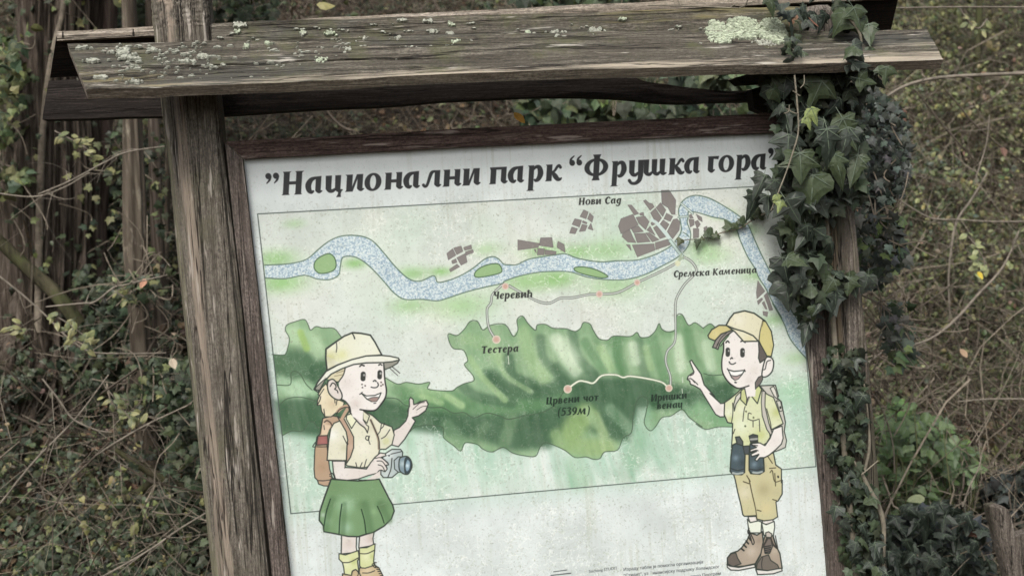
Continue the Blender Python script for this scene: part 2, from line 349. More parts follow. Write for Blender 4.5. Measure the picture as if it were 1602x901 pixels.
# dark massif
fill([(430, 628), (470, 618), (540, 622), (600, 622), (640, 634), (700, 640), (760, 646), (800, 640), (850, 620), (885, 602), (930, 590), (1000, 590), (1050, 600), (1100, 610), (1150, 590), (1150, 640), (1090, 640), (1040, 640), (1000, 640), (985, 690), (960, 690), (900, 660), (860, 700), (800, 705), (760, 690), (700, 680), (640, 672), (560, 690), (440, 676)], DK, .92, soft=9)
fs([(428, 575), (470, 572), (530, 580), (540, 610)], 26, DK, .75); fs([(500, 590), (530, 600)], 20, DK, .7)
for P, w, c, a in [
    ([(640, 625), (700, 632), (760, 636), (840, 630), (880, 612)], 14, MD, .9), ([(720, 600), (745, 620), (800, 630)], 9, DK, .6),
    ([(770, 590), (800, 610), (850, 612), (880, 600)], 12, DK, .75), ([(795, 560), (805, 590), (850, 606)], 9, DK, .7), ([(760, 585), (790, 612)], 8, DK, .5),
    ([(845, 530), (850, 560), (872, 585), (885, 598)], 8, DK, .55), ([(895, 520), (905, 560), (930, 585)], 8, DK, .55), ([(915, 535), (930, 560), (945, 580)], 7, MD, .7), ([(965, 530), (968, 560), (975, 580)], 9, MD, .7), ([(1000, 535), (1005, 570), (1010, 588)], 8, DK, .4),
    ([(1020, 530), (1030, 560), (1040, 590)], 9, MD, .6), ([(1075, 520), (1085, 560), (1110, 590)], 9, MD, .6), ([(690, 600), (712, 618), (740, 634)], 8, MD, .8), ([(870, 575), (890, 590), (930, 588)], 9, DK, .5),
    ([(735, 560), (755, 590), (790, 625)], 5, LT, .7), ([(775, 545), (790, 585), (830, 612)], 4, LT, .5), ([(820, 520), (830, 560), (850, 590)], 12, LT, .55), ([(870, 530), (885, 555), (900, 580)], 10, PL, .6), ([(880, 540), (895, 560)], 14, PL, .5),
    ([(940, 545), (955, 575)], 7, LT, .6), ([(990, 540), (995, 565)], 8, PL, .6), ([(1010, 545), (1018, 575)], 6, LT, .5), ([(1060, 530), (1065, 575)], 9, PL, .6), ([(1105, 540), (1112, 575)], 9, PL, .5), ([(700, 620), (722, 634)], 6, LT, .8), ([(660, 620), (690, 630)], 5, LT, .7), ([(730, 530), (760, 540), (780, 560)], 10, LT, .4),
    ([(640, 612), (690, 618)], 8, LT, .5), ([(620, 610), (640, 615)], 9, MD, .6),
    ([(455, 525), (480, 530), (500, 550)], 14, (170, 196, 160), .7), ([(470, 520), (480, 545)], 5, (150, 178, 100), .7), ([(470, 600), (490, 610)], 9, (150, 185, 150), .6), ([(440, 600), (470, 612)], 12, (150, 182, 150), .8),
    ([(890, 690), (900, 665), (915, 650)], 18, (132, 160, 106), .9), ([(905, 700), (950, 700)], 14, (136, 162, 112), .9), ([(930, 650), (945, 680)], 8, (140, 165, 120), .8), ([(955, 640), (985, 670)], 9, (110, 142, 112), .7), ([(870, 680), (880, 700)], 10, (120, 150, 104), .8), ([(920, 640), (930, 665)], 6, (140, 168, 130), .5),
    ([(800, 655), (790, 690)], 10, (104, 134, 100), .6), ([(760, 665), (745, 690)], 8, (100, 130, 98), .5), ([(840, 660), (845, 690)], 9, (72, 98, 76), .6), ([(700, 665), (720, 690)], 10, (104, 138, 104), .6),
    ([(660, 672), (690, 676)], 8, (120, 150, 118), .6), ([(1010, 640), (1000, 670)], 9, (112, 150, 118), .7), ([(1060, 630), (1075, 645)], 9, (108, 146, 112), .6), ([(1095, 640), (1140, 660)], 16, (110, 150, 112), .8), ([(1110, 600), (1140, 640)], 14, DK, .6)]:
    fs(P, w, c, a)
stroke([(1010, 650), (1000, 690), (1000, 720)], 10, (120, 158, 128), .5, soft=10); stroke([(990, 700), (980, 740)], 12, (120, 160, 128), .35, soft=14); stroke([(900, 725), (905, 750)], 12, (130, 168, 135), .4, soft=14); stroke([(1020, 680), (1040, 720)], 14, (135, 170, 145), .4, soft=14)
LC = (66, 84, 66)
xs_ = LX - LY * .16 + 26 * (fbm(LX / 160, LY / 160, 2, 81) - .5)
st1 = fbm(xs_ / 11, LY / 95, 4, 82) - .5; st2 = fbm(xs_ / 26, LY / 130, 3, 83) - .5
IMG += (forest * st1 * 22 + forest * st2 * 26)[..., None] * np.array([1, .78, .9], np.float32)
lowg = np.clip((LY - T2([(800, 640)])[0][1]) / 90, 0, 1) * mp_ * (1 - forest)
IMG += (lowg * (st1 * 26 + st2 * 34))[..., None] * np.array([1.15, .55, .9], np.float32)
IMG += (mp_ * (n3 - .5) * 14)[..., None]
# scratches and specks of weathering
sc1 = np.abs(fbm(LX / 17.0, LY / 17.0, 3, 21) - .5); sc2 = np.abs(fbm(LX / 22.0 + 40, LY / 18.0, 3, 33) - .5)
patchy = np.clip((fbm(LX / 120, LY / 120, 3, 40) - .37) * 5, 0, 1) * np.maximum(low, mp_) * (1 - .8 * forest)
A = (np.clip(1 - sc1 / .034, 0, 1) * .6 * patchy)[..., None]; IMG[...] = IMG * (1 - A) + col3((226, 230, 224)) * A
A = (np.clip(1 - sc2 / .022, 0, 1) * .42 * patchy)[..., None]; IMG[...] = IMG * (1 - A) + col3((160, 168, 150)) * A
sp = np.clip((fbm(LX / 4, LY / 4, 2, 51) - .74) * 9, 0, 1) * (.35 + .65 * low); IMG[...] = IMG * (1 - .45 * sp[..., None]) + col3((120, 128, 112)) * .45 * sp[..., None]
for P in (upL[:14], upM, low1[:6], low2, c4((135, 497), (220, 495), (225, 425), (250, 410), (285, 430), (320, 490), (360, 530)), c4((150, 630), (200, 585), (290, 575), (370, 595), (410, 600)), c4((820, 580), (900, 585), (950, 625), (980, 630)) + c7((120, 545), (180, 545), (240, 575), (300, 572), (350, 602), (420, 575), (490, 590), (540, 608), (620, 590), (720, 572), (790, 530), (840, 455)), cb((250, 508), (300, 520), (380, 515))):
    stroke(P, 1.5, LC, .9)
# ---- river
north = c5((103, 345), (200, 340), (270, 328), (310, 310), (350, 275), (400, 235), (450, 212), (500, 205), (560, 210), (610, 232), (660, 285), (710, 345), (760, 395), (800, 418), (840, 418), (890, 395), (905, 402), (915, 425), (960, 418), (1020, 395), (1080, 360), (1130, 320), (1170, 305), (1200, 315), (1225, 340)) + c6((55, 432), (90, 432), (150, 405), (220, 392), (300, 380), (340, 378), (400, 400), (510, 418), (600, 412), (700, 408), (790, 380), (865, 340)) + c9((720, 365), (745, 330), (755, 290), (745, 230), (735, 170), (750, 130), (765, 105), (800, 80), (850, 68), (900, 75), (960, 95), (1050, 145), (1150, 212), (1200, 260), (1240, 350), (1290, 460), (1330, 540), (1380, 640), (1430, 720), (1500, 850)) + cb((830, 130), (885, 215), (905, 235))
south = c5((105, 405), (200, 408), (290, 392), (350, 410), (410, 412), (450, 390), (458, 350), (470, 308), (520, 305), (570, 330), (620, 375), (670, 430), (710, 475), (760, 505), (840, 505), (910, 512), (960, 500), (1050, 470), (1150, 445), (1220, 430)) + c6((30, 515), (100, 490), (200, 470), (300, 465), (370, 470), (450, 495), (560, 508), (650, 505), (740, 480), (820, 440), (900, 395), (950, 345), (968, 280), (950, 220)) + c9((800, 215), (800, 185), (810, 177), (870, 185), (960, 212), (1060, 235), (1120, 290), (1150, 370), (1200, 480), (1250, 560), (1275, 620), (1320, 690), (1370, 790), (1430, 890)) + cb((690, 60), (760, 180), (800, 280), (860, 360), (910, 415))
b_, riv = mask(north + south[::-1], full=True); riv *= mp_
speck = fbm(LX / 2.6, LY / 2.6, 2, 71); RC = np.where(speck[..., None] > .56, col3((196, 206, 206)), np.where(speck[..., None] < .40, col3((138, 160, 176)), col3((168, 188, 194))))
A = riv[..., None]; IMG[...] = IMG * (1 - A) + (RC + ((n1 - .5) * 16)[..., None]) * A
stroke(north, 1.7, (84, 108, 92)); stroke(south, 1.7, (84, 108, 92))
for isl in (c5((335, 340), (350, 315), (385, 295), (410, 292), (430, 310), (438, 340), (430, 365), (400, 380), (360, 383), (338, 365)), c5((1088, 385), (1110, 360), (1150, 343), (1195, 338), (1213, 355), (1213, 378), (1170, 392), (1100, 402)), c6((380, 450), (410, 442), (460, 448), (510, 465), (550, 490), (520, 498), (450, 485), (395, 468))):
    fill(isl, (134, 166, 118), sm=True, line=1.6, lc=(66, 92, 66))
# ---- towns
TC = (122, 114, 110)
for cc, polys in ((c5, [[(958, 290), (985, 268), (1000, 298), (965, 320)], [(990, 265), (1025, 255), (1033, 280), (1005, 295)], [(1037, 262), (1072, 250), (1075, 268), (1042, 275)], [(1045, 283), (1080, 272), (1083, 285), (1050, 298)], [(1005, 310), (1045, 290), (1053, 330), (1025, 345)], [(980, 325), (1000, 315), (1005, 332), (985, 338)], [(970, 365), (1005, 340), (1018, 352), (975, 376)]]),
                  (c6, [[(97, 307), (205, 325), (200, 345), (97, 358)], [(205, 335), (212, 297), (268, 295), (275, 345)], [(297, 325), (300, 315), (330, 330), (335, 370), (295, 345)], [(178, 355), (188, 355), (190, 372)], [(197, 350), (232, 352), (228, 383), (195, 382)], [(235, 357), (290, 365), (288, 380), (233, 382)]]),
                  (c9, [[(75, 210), (100, 165), (130, 180), (115, 225)], [(125, 225), (140, 188), (165, 210), (155, 248)], [(22, 262), (40, 225), (85, 235), (70, 280)], [(94, 238), (122, 250), (118, 260), (90, 250)], [(70, 310), (90, 262), (123, 270), (110, 305)], [(128, 290), (148, 255), (162, 302)], [(5, 320), (20, 280), (58, 292), (42, 325)],
                        [(620, 35), (672, 33), (717, 100), (712, 195), (690, 195), (665, 150), (625, 125)], [(585, 150), (615, 118), (650, 165), (630, 210)], [(548, 185), (580, 155), (622, 220), (595, 255), (575, 235)], [(637, 225), (655, 188), (697, 210), (680, 242)], [(612, 260), (633, 232), (672, 262), (650, 300)], [(660, 310), (700, 230), (725, 225), (745, 245), (740, 300), (695, 360)],
                        [(500, 105), (515, 98), (535, 118), (560, 125), (572, 145), (545, 168)], [(395, 133), (420, 133), (468, 190), (440, 200)], [(475, 188), (500, 182), (503, 205), (478, 200)], [(450, 215), (510, 208), (538, 245), (515, 298), (470, 255)], [(332, 275), (350, 225), (430, 195), (465, 265), (350, 325)], [(360, 325), (408, 297), (430, 350), (450, 385), (395, 380), (358, 345)],
                        [(417, 290), (465, 272), (500, 310), (435, 320)], [(438, 325), (510, 322), (545, 378), (460, 385)], [(515, 320), (540, 318), (605, 365), (560, 380)], [(523, 300), (545, 275), (578, 335)], [(550, 255), (567, 238), (575, 262), (558, 270)], [(567, 285), (590, 272), (650, 345), (612, 358)], [(425, 400), (570, 392), (578, 435), (460, 480)], [(580, 385), (665, 362), (680, 398), (583, 432)], [(385, 398), (410, 400), (418, 438)],
                        [(808, 200), (820, 195), (835, 220), (812, 222)], [(805, 228), (838, 230), (840, 265), (815, 280)], [(845, 245), (865, 235), (882, 262), (860, 290)], [(855, 195), (890, 215), (895, 245), (870, 230)], [(835, 290), (872, 292), (870, 350), (835, 355)], [(905, 285), (925, 275), (930, 300), (912, 318)],
                        [(1258, 720), (1268, 640), (1315, 710), (1262, 760)], [(1265, 775), (1295, 755), (1300, 765), (1270, 800)], [(1310, 740), (1330, 720), (1368, 835), (1345, 840), (1330, 790)], [(1297, 790), (1310, 778), (1330, 830), (1320, 830)], [(1302, 845), (1335, 850), (1330, 880), (1305, 870)]])):
    for p in polys: fill(cc(*p), TC, line=.8, lc=(98, 92, 90))
stroke(c9((735, 215), (765, 212), (800, 208)), 3.2, (90, 105, 95)); stroke(c9((735, 215), (765, 212), (800, 208)), 1.6, (190, 205, 200))
stroke(c9((752, 122), (795, 158), (832, 190)), 3.6, (90, 105, 95)); stroke(c9((752, 122), (795, 158), (832, 190)), 2, (190, 205, 200))
stroke(c9((765, 315), (790, 330), (805, 345)), 1.4, (84, 108, 92))
stroke(c9((560, 235), (600, 265), (700, 385), (765, 470)), 5.2, (182, 198, 194)); stroke(c9((680, 372), (765, 482)), 6.5, (100, 120, 110)); stroke(c9((680, 372), (765, 482)), 4.4, (176, 196, 190))
# ---- roads
def road(p):
    stroke(p, 4.2, (104, 108, 104)); stroke(p, 1.7, (186, 194, 186))
road([(785, 446), (770.5, 460.8), (768, 474.2), (762, 484), (764.4, 510.8), (774, 529)])
road([(797, 447.3), (823, 462), (842.6, 471.7), (859.7, 474.2), (876.8, 466.4), (896.3, 465.6), (920.7, 460.8), (937.8, 460), (966.4, 457.7), (996.8, 442.2), (1034.7, 424.5), (1056, 413)])
road([(1069.5, 401.9), (1081.2, 408.9), (1089.3, 420.6), (1085.9, 429.9), (1071.9, 443.9), (1060.2, 462.5), (1056.7, 476.5), (1056.7, 499.8), (1057, 508.9), (1055.6, 534.8), (1044, 549.3), (1041.7, 566.6), (1048.4, 586.8), (1049.2, 601)])
stroke([(1069, 402), (1062, 408), (1066, 398)], 3, (150, 165, 140))
p = c7((870, 435), (920, 402), (960, 405), (1000, 412), (1045, 372), (1120, 368), (1160, 382), (1200, 375), (1300, 390), (1370, 408), (1400, 432))
stroke(p, 4.0, (96, 108, 92)); stroke(p, 2.6, (206, 212, 192))
for x, y, a in [(790.6, 448, 0), (776.7, 531, 1), (937.8, 460, 0), (996.8, 442, 0), (888.2, 608.4, 1), (1046.4, 607, 1)]:
    if a: stroke([(x, y), (x + .1, y)], 12.6, (206, 196, 166), sm=False)
    stroke([(x, y), (x + .1, y)], 10.4, (202, 172, 156) if not a else (196, 160, 140), sm=False); stroke([(x, y), (x + .1, y)], 6.4, (196, 146, 124), sm=False)
stroke([(1060, 412), (1060.1, 412)], 10, (196, 198, 164), .8, sm=False)
stroke(MAPQ + [MAPQ[0]], 1.6, (72, 84, 78), sm=False)
stroke([(383.5, 256), (452, 880)], 1.4, (150, 160, 166), .6, sm=False); stroke([(1237.5, 256), (1297, 905)], 1.2, (120, 126, 124), .5, sm=False)
for x, y in [(796, 553), (1068, 604)]:
    stroke([(x, y - 14), (x, y - 6)], 1.2, (200, 208, 196), .8); stroke([(x - 1, y + 4), (x, y + 16)], 1.4, (210, 214, 200), .8)
# ------------------------------------------------------------------ lettering (bold slanted serif, x-height 100 units)
def foot(x): return ('s', [(x, 20, 32), (x + 8, 10, 20), (x + 22, 13, 8)])
def stemf(x): return [('p', [(x - 5, 100), (x + 32, 100), (x + 32, 20), (x, 20), (x, 92)]), foot(x + 16)]
def stem(x, h=100, lo=0, w=34): return [('p', [(x - 6, h), (x + w, h), (x + w, lo), (x - 7, lo), (x, lo + 8), (x, h - 9)])]
BOWLA = ('s', [(90, 91, 14), (62, 91, 16), (38, 80, 26), (24, 52, 34), (30, 22, 30), (44, 9, 20), (55, 14, 12)])
G = {
 'а': (104, [BOWLA] + [('p', [(66, 99), (98, 101), (98, 20), (66, 20)]), foot(82)]),
 'ц': (106, [('p', [(2, 100), (38, 100), (38, 25), (5, 25)]), ('s', [(21.5, 26, 33), (30, 12, 24), (46, 10, 20), (62, 20, 14)]), ('p', [(58, 100), (92, 100), (92, 20), (60, 20)]), ('s', [(76, 20, 32), (86, 10, 20), (102, 13, 8)]), ('p', [(82, 10), (102, 14), (95, -10), (98, -28), (70, -28), (78, -12)])]),
 'и': (106, [('p', [(-6, 100), (36, 100), (36, 0), (-5, 0), (2, 8), (2, 92)]), ('p', [(26, 0), (40, 0), (74, 100), (60, 100)])] + stemf(65)),
 'о': (100, [('ring', (50, 50, 50, 53, 18, 40))]),
 'н': (106, stem(2) + [('p', [(30, 59), (72, 59), (72, 41), (30, 41)])] + stemf(66)),
 'л': (108, [('s', [(4, 16, 18), (14, 7, 16), (26, 16, 16), (36, 50, 18), (46, 82, 20), (58, 93, 15), (76, 94, 13)])] + stemf(68)),
 'п': (106, stem(2) + [('p', [(-4, 100), (98, 100), (98, 85), (0, 85)])] + stemf(66)),
 'р': (92, [('p', [(-4, 100), (34, 100), (34, -46), (44, -52), (-6, -52), (3, -44), (3, 90)]), ('s', [(32, 78, 14), (46, 90, 18), (66, 84, 28), (75, 50, 34), (64, 18, 26), (48, 8, 18), (40, 14, 10)])]),
 'к': (98, stem(2) + [('s', [(36, 52, 12), (52, 62, 14), (66, 84, 16), (78, 92, 15), (86, 80, 18)]), ('s', [(38, 54, 14), (56, 30, 30), (72, 11, 26), (88, 9, 16), (96, 16, 7)])]),
 'Ф': (150, [('ring', (74, 69, 74, 54, 42, 40)), ('p', [(50, 146), (100, 146), (93, 130), (93, 8), (100, -10), (50, -10), (57, 8), (57, 130)])]),
 'у': (98, [('p', [(2, 100), (38, 100), (38, 30), (5, 30)]), ('s', [(21.5, 30, 33), (30, 14, 24), (46, 10, 20), (62, 22, 14)]), ('p', [(58, 100), (95, 100), (94, 0), (62, 8)]), ('s', [(78, 6, 32), (72, -22, 26), (50, -40, 20), (24, -38, 18), (10, -22, 20)])]),
 'ш': (148, [('p', [(2, 100), (35, 100), (35, 25), (4, 25)]), ('s', [(19.5, 25, 31), (28, 12, 22), (44, 10, 20), (58, 22, 12)]), ('p', [(52, 100), (86, 100), (86, 25), (55, 25)]), ('s', [(70.5, 25, 31), (80, 12, 22), (94, 10, 20), (108, 22, 12)]), ('p', [(102, 100), (137, 100), (137, 20), (105, 20)]), ('s', [(121, 20, 32), (130, 10, 20), (146, 13, 8)])]),
 'г': (72, [('p', [(0, 100), (72, 100), (68, 80), (38, 84), (38, 20), (4, 20), (4, 90)]), ('s', [(21, 20, 33), (30, 9, 20), (46, 16, 9)])]),
 'Н': (122, stem(6, 136) + stem(78, 136) + [('p', [(34, 78), (82, 78), (82, 60), (34, 60)]), ('p', [(34, 136), (48, 136), (36, 126)]), ('p', [(106, 136), (122, 136), (108, 124)]), ('p', [(36, 10), (46, 0), (34, 0)]), ('p', [(108, 10), (118, 0), (106, 0)])]),
 '”': (84, [('s', [(20, 116, 34), (21, 114, 34)]), ('s', [(33, 112, 12), (28, 92, 12), (14, 74, 6)]), ('s', [(64, 116, 34), (65, 114, 34)]), ('s', [(77, 112, 12), (72, 92, 12), (58, 74, 6)])]),
 '“': (84, [('s', [(20, 104, 34), (21, 102, 34)]), ('s', [(9, 106, 12), (12, 126, 12), (30, 144, 6)]), ('s', [(64, 104, 34), (65, 102, 34)]), ('s', [(53, 106, 12), (56, 126, 12), (74, 144, 6)])]),
 'в': (90, stem(4) + [('s', [(30, 91, 16), (52, 90, 20), (66, 74, 26), (50, 56, 16), (30, 54, 14)]), ('s', [(34, 52, 14), (58, 48, 20), (72, 28, 30), (56, 9, 18), (30, 9, 16)])]),
 'С': (100, [('s', [(94, 108, 22), (80, 128, 18), (50, 124, 26), (24, 90, 36), (24, 46, 36), (44, 14, 28), (74, 9, 20), (94, 24, 12)])]),
 'д': (96, [BOWLA, ('p', [(66, 99), (98, 101), (94, -4), (64, 8)]), ('s', [(79, 4, 31), (70, -24, 25), (48, -42, 20), (22, -38, 18), (12, -26, 18)])]),
 'е': (88, [('s', [(28, 46, 14), (60, 56, 16), (70, 78, 22), (54, 92, 16), (32, 80, 24), (20, 48, 34), (30, 16, 28), (54, 9, 18), (76, 22, 9)])]),
 'м': (150, [('s', [(2, 12, 18), (14, 10, 16), (26, 50, 16), (38, 92, 22)]), ('s', [(42, 92, 24), (54, 40, 22), (62, 14, 14)]), ('s', [(62, 10, 12), (84, 60, 14), (104, 94, 16)]), ('p', [(94, 100), (128, 100), (130, 20), (98, 20)]), foot(114)]),
 'Ч': (104, [('p', [(0, 136), (40, 136), (40, 90), (6, 90)]), ('s', [(23, 92, 34), (34, 70, 26), (58, 64, 20), (78, 74, 14)])] + stem(66, 136)),
 'ч': (96, [('p', [(0, 100), (38, 100), (38, 66), (6, 66)]), ('s', [(22, 68, 32), (32, 48, 22), (52, 44, 18), (68, 54, 12)])] + stemf(60)),
 'с': (82, [('s', [(74, 78, 20), (60, 91, 16), (38, 82, 26), (22, 50, 34), (30, 18, 28), (52, 9, 18), (72, 20, 8)])]),
 'т': (88, [('p', [(0, 100), (88, 100), (86, 82), (2, 82)]), ('p', [(28, 90), (62, 90), (60, 0), (26, 0)])]),
 'Т': (106, [('p', [(0, 136), (106, 136), (102, 108), (94, 118), (12, 118), (4, 108)]), ('p', [(36, 126), (72, 126), (72, 8), (80, 0), (28, 0), (36, 8)])]),
 'ћ': (100, [('p', [(4, 142), (36, 142), (36, 0), (4, 0)]), ('p', [(-8, 122), (56, 122), (56, 110), (-8, 110)]), ('s', [(36, 76, 12), (56, 90, 18), (74, 84, 24), (80, 60, 32), (80, 20, 32), (94, 10, 12)])]),
 'И': (124, stem(6, 136) + stem(84, 136) + [('p', [(34, 14), (50, 14), (92, 122), (76, 122)])]),
 'Ц': (124, [('p', [(6, 136), (42, 136), (42, 0), (6, 0)]), ('p', [(70, 136), (106, 136), (106, 0), (70, 0)]), ('p', [(6, 18), (122, 18), (118, -26), (100, -26), (100, 0), (6, 0)])]),
 'К': (114, stem(6, 136) + [('s', [(40, 70, 14), (66, 100, 18), (84, 126, 22), (100, 128, 14)]), ('s', [(42, 74, 16), (70, 34, 32), (90, 8, 26), (108, 8, 10)])]),
 '5': (80, [('s', [(74, 120, 16), (30, 120, 18), (24, 74, 16), (48, 78, 20), (66, 50, 28), (54, 16, 22), (14, 12, 16)])]),
 '3': (80, [('s', [(14, 118, 16), (46, 124, 20), (60, 98, 24), (34, 72, 14), (66, 48, 28), (54, 14, 22), (12, 12, 16)])]),
 '9': (84, [('ring', (42, 86, 40, 42, 16, 26)), ('s', [(66, 84, 28), (60, 36, 26), (24, 6, 16)])]),
 '(': (40, [('s', [(36, 140, 8), (14, 100, 18), (10, 50, 20), (16, 0, 18), (34, -30, 8)])]),
 ')': (40, [('s', [(6, 140, 8), (28, 100, 18), (30, 50, 20), (24, 0, 18), (4, -30, 8)])]),
}
def glyph(ch, P0, ex, ey, u, c, shear=.16, alignleft=True, alpha=1.0):
    """P0 baseline point in texels, ex/ey unit vectors right/up, u texels per unit"""
    prims = G[ch][1]; out = []; mnx = 1e9
    for kind, dat in prims:
        if kind == 'p': q = np.array(dat, float); rr = 0
        elif kind == 's': q = np.array(dat, float)[:, :2]; rr = np.array(dat, float)[:, 2] / 2; q0 = smooth_curve(np.array(dat, float), sub=4) if len(dat) > 2 else np.array(dat, float); q = q0[:, :2]; rr = q0[:, 2] / 2
        else:
            cx, cy, rx, ry, ix, iy = dat; t = np.linspace(0, 2 * np.pi, 40, endpoint=False)
            q = np.stack([cx + rx * np.cos(t), cy + ry * np.sin(t)], 1); qi = np.stack([cx + ix * np.cos(t), cy + iy * np.sin(t)], 1); rr = 0
        q = q.copy(); q[:, 0] += q[:, 1] * shear; mnx = min(mnx, (q[:, 0] - rr).min())
        if kind == 'ring': qi[:, 0] += qi[:, 1] * shear; out.append((kind, q, qi))
        else: out.append((kind, q, rr))
    off = -mnx if alignleft else 0
    tr = lambda q: P0 + np.outer(q[:, 0] + off, ex) * u + np.outer(q[:, 1], ey) * u
    allp = np.vstack([tr(o[1]) for o in out]); b = bbox(allp, 20 * u + 3)
    if b[0] >= b[2] or b[1] >= b[3]: return
    X, Y = grid(b); A = np.zeros(X.shape, np.float32)
    for kind, q, e in out:
        P = tr(q)
        if kind == 's': a = np.clip(.5 - segdist(X, Y, P, np.asarray(e) * 2 * u), 0, 1)
        else:
            I = inside(X, Y, P); sd = np.where(I, 1, -1) * segdist(X, Y, P, None, True); a = np.clip(sd + .5, 0, 1)
            if kind == 'ring':
                Pi = tr(e); I = inside(X, Y, Pi); sd = np.where(I, 1, -1) * segdist(X, Y, Pi, None, True); a = np.minimum(a, np.clip(.5 - sd, 0, 1))
        A = np.maximum(A, a)
    comp(b, A, c, alpha)
INK = (46, 48, 50)
base = lambda x: 305.7 - 0.0526 * (x - 441)
TU = 26.3 / 100 * KPX
t0 = T2([(441, base(441))])[0]; t1 = T2([(1190, base(1190))])[0]; EX = (t1 - t0) / np.linalg.norm(t1 - t0); EY = np.array([EX[1], -EX[0]])
for ch, x, dy in [('”', 417.2, 0), ('Н', 440.5, 0), ('а', 478.4, 0), ('ц', 509.8, 0), ('и', 539.6, 0), ('о', 571.0, 0), ('н', 600.6, 0), ('а', 631.6, 0), ('л', 660.4, 0), ('н', 692, 0), ('и', 722.6, 0), ('п', 764.8, 0), ('а', 795, 0), ('р', 822.6, 0), ('к', 852.4, 0), ('“', 892.2, 0), ('Ф', 915.2, 0), ('р', 953.6, 0), ('у', 981.8, 0), ('ш', 1007.2, 0), ('к', 1045, 0), ('а', 1070.8, 0), ('г', 1107.4, 0), ('о', 1124.6, 0), ('р', 1148.2, 0), ('а', 1175.4, 0), ('”', 1203.2, 0)]:
    glyph(ch, T2([(x, base(x) + dy)])[0], EX, EY, TU, INK, .12)
def label(txt, p0, p1, c=(42, 45, 42), alpha=1.0, shear=.14, gap=9):
    a, b = T2([p0])[0], T2([p1])[0]; ex = (b - a) / np.linalg.norm(b - a); ey = np.array([ex[1], -ex[0]])
    tot = sum(60 if ch == ' ' else G[ch][0] + gap for ch in txt) - gap; u = np.linalg.norm(b - a) / tot; x = 0
    for ch in txt:
        if ch == ' ': x += 60; continue
        glyph(ch, a + ex * x * u, ex, ey, u, c, shear, False, alpha); x += G[ch][0] + gap
label('Нови Сад', (905, 321), (971, 318.5)); label('Сремска Каменица', (1053.5, 434), (1183, 427))
label('Черевић', (771.5, 468), (832.5, 465.3)); label('Тестера', (752.7, 553), (810.5, 550))
label('Црвени чот', (854, 632.5), (936, 626.5), (28, 44, 34), 1.0); label('(539м)', (872.5, 650.5), (922, 647.5), (28, 44, 34), 1.0)
label('Иришки', (1018, 628), (1074.5, 623), (28, 42, 34), 1.0); label('венац', (1027.5, 640), (1068, 637), (28, 42, 34), 1.0)
def fonttext(txt, p0, p1, c, alpha=.8):
    cu = bpy.data.curves.new('print_text', 'FONT'); cu.body = txt; cu.resolution_u = 2; o = bpy.data.objects.new('print_text', cu); COL.objects.link(o)
    me = bpy.data.meshes.new_from_object(o.evaluated_get(bpy.context.evaluated_depsgraph_get())); me.calc_loop_triangles()
    V = np.array([v.co[:2] for v in me.vertices]); Ft = np.array([t.vertices[:] for t in me.loop_triangles])
    bpy.data.objects.remove(o); bpy.data.meshes.remove(me); bpy.data.curves.remove(cu)
    if not len(V): return
    V[:, 0] -= V[:, 0].min(); a, b = T2([p0])[0], T2([p1])[0]; ex = (b - a) / np.linalg.norm(b - a); ey = np.array([ex[1], -ex[0]]); u = np.linalg.norm(b - a) / V[:, 0].max()
    P = a + np.outer(V[:, 0], ex) * u + np.outer(V[:, 1], ey) * u; b = bbox(P, 1)
    if b[0] >= b[2] or b[1] >= b[3]: return
    S = 5; Wd, Hd = (b[2] - b[0]) * S, (b[3] - b[1]) * S; Mk = np.zeros((Hd, Wd), np.float32); Q = (P - np.array([b[0], b[1]])) * S
    for t in Ft:
        q = Q[t]; x0, y0 = np.maximum(np.floor(q.min(0)).astype(int), 0); x1, y1 = np.ceil(q.max(0)).astype(int) + 1
        X, Y = np.meshgrid(np.arange(x0, min(x1, Wd)) + .5, np.arange(y0, min(y1, Hd)) + .5)
        if X.size == 0: continue
        e = [(q[(i + 1) % 3, 0] - q[i, 0]) * (Y - q[i, 1]) - (q[(i + 1) % 3, 1] - q[i, 1]) * (X - q[i, 0]) for i in range(3)]
        I = ((e[0] >= 0) & (e[1] >= 0) & (e[2] >= 0)) | ((e[0] <= 0) & (e[1] <= 0) & (e[2] <= 0))
        sub = Mk[y0:y0 + X.shape[0], x0:x0 + X.shape[1]]; np.maximum(sub, I, out=sub)
    Mk = np.maximum(Mk, np.maximum(np.roll(Mk, 1, 1), np.roll(Mk, -1, 1)))
    comp(b, Mk.reshape(Hd // S, S, Wd // S, S).mean((1, 3)), c, alpha)
TX = (60, 66, 68)
fonttext('Stichting STUDIT', (921.5, 895.5), (966, 890), TX); fonttext('Израду табли је помогла организација', (975.8, 892.5), (1099.7, 880.5), TX, .9)
fonttext('“Стидит”, уз финансијску подршку Холандског', (976, 902), (1125.5, 888), TX, .9); fonttext('кроз Програм', (1082, 903.5), (1127.6, 898.5), TX, .9)
stroke([(866, 893.8), (887, 891)], 1.2, TX); stroke([(862, 899.5), (893, 896)], 1.5, TX)

# ------------------------------------------------------------------ the two drawn hikers
K = (44, 46, 44); g1 = CR(480, 510, 6.006); g2 = CR(480, 640, 6.006); g3 = CR(480, 780, 7.444)
SK = (202, 192, 182); SKL = (212, 207, 200); SH = (200, 200, 168); TAN = (186, 146, 108); OW = 1.8
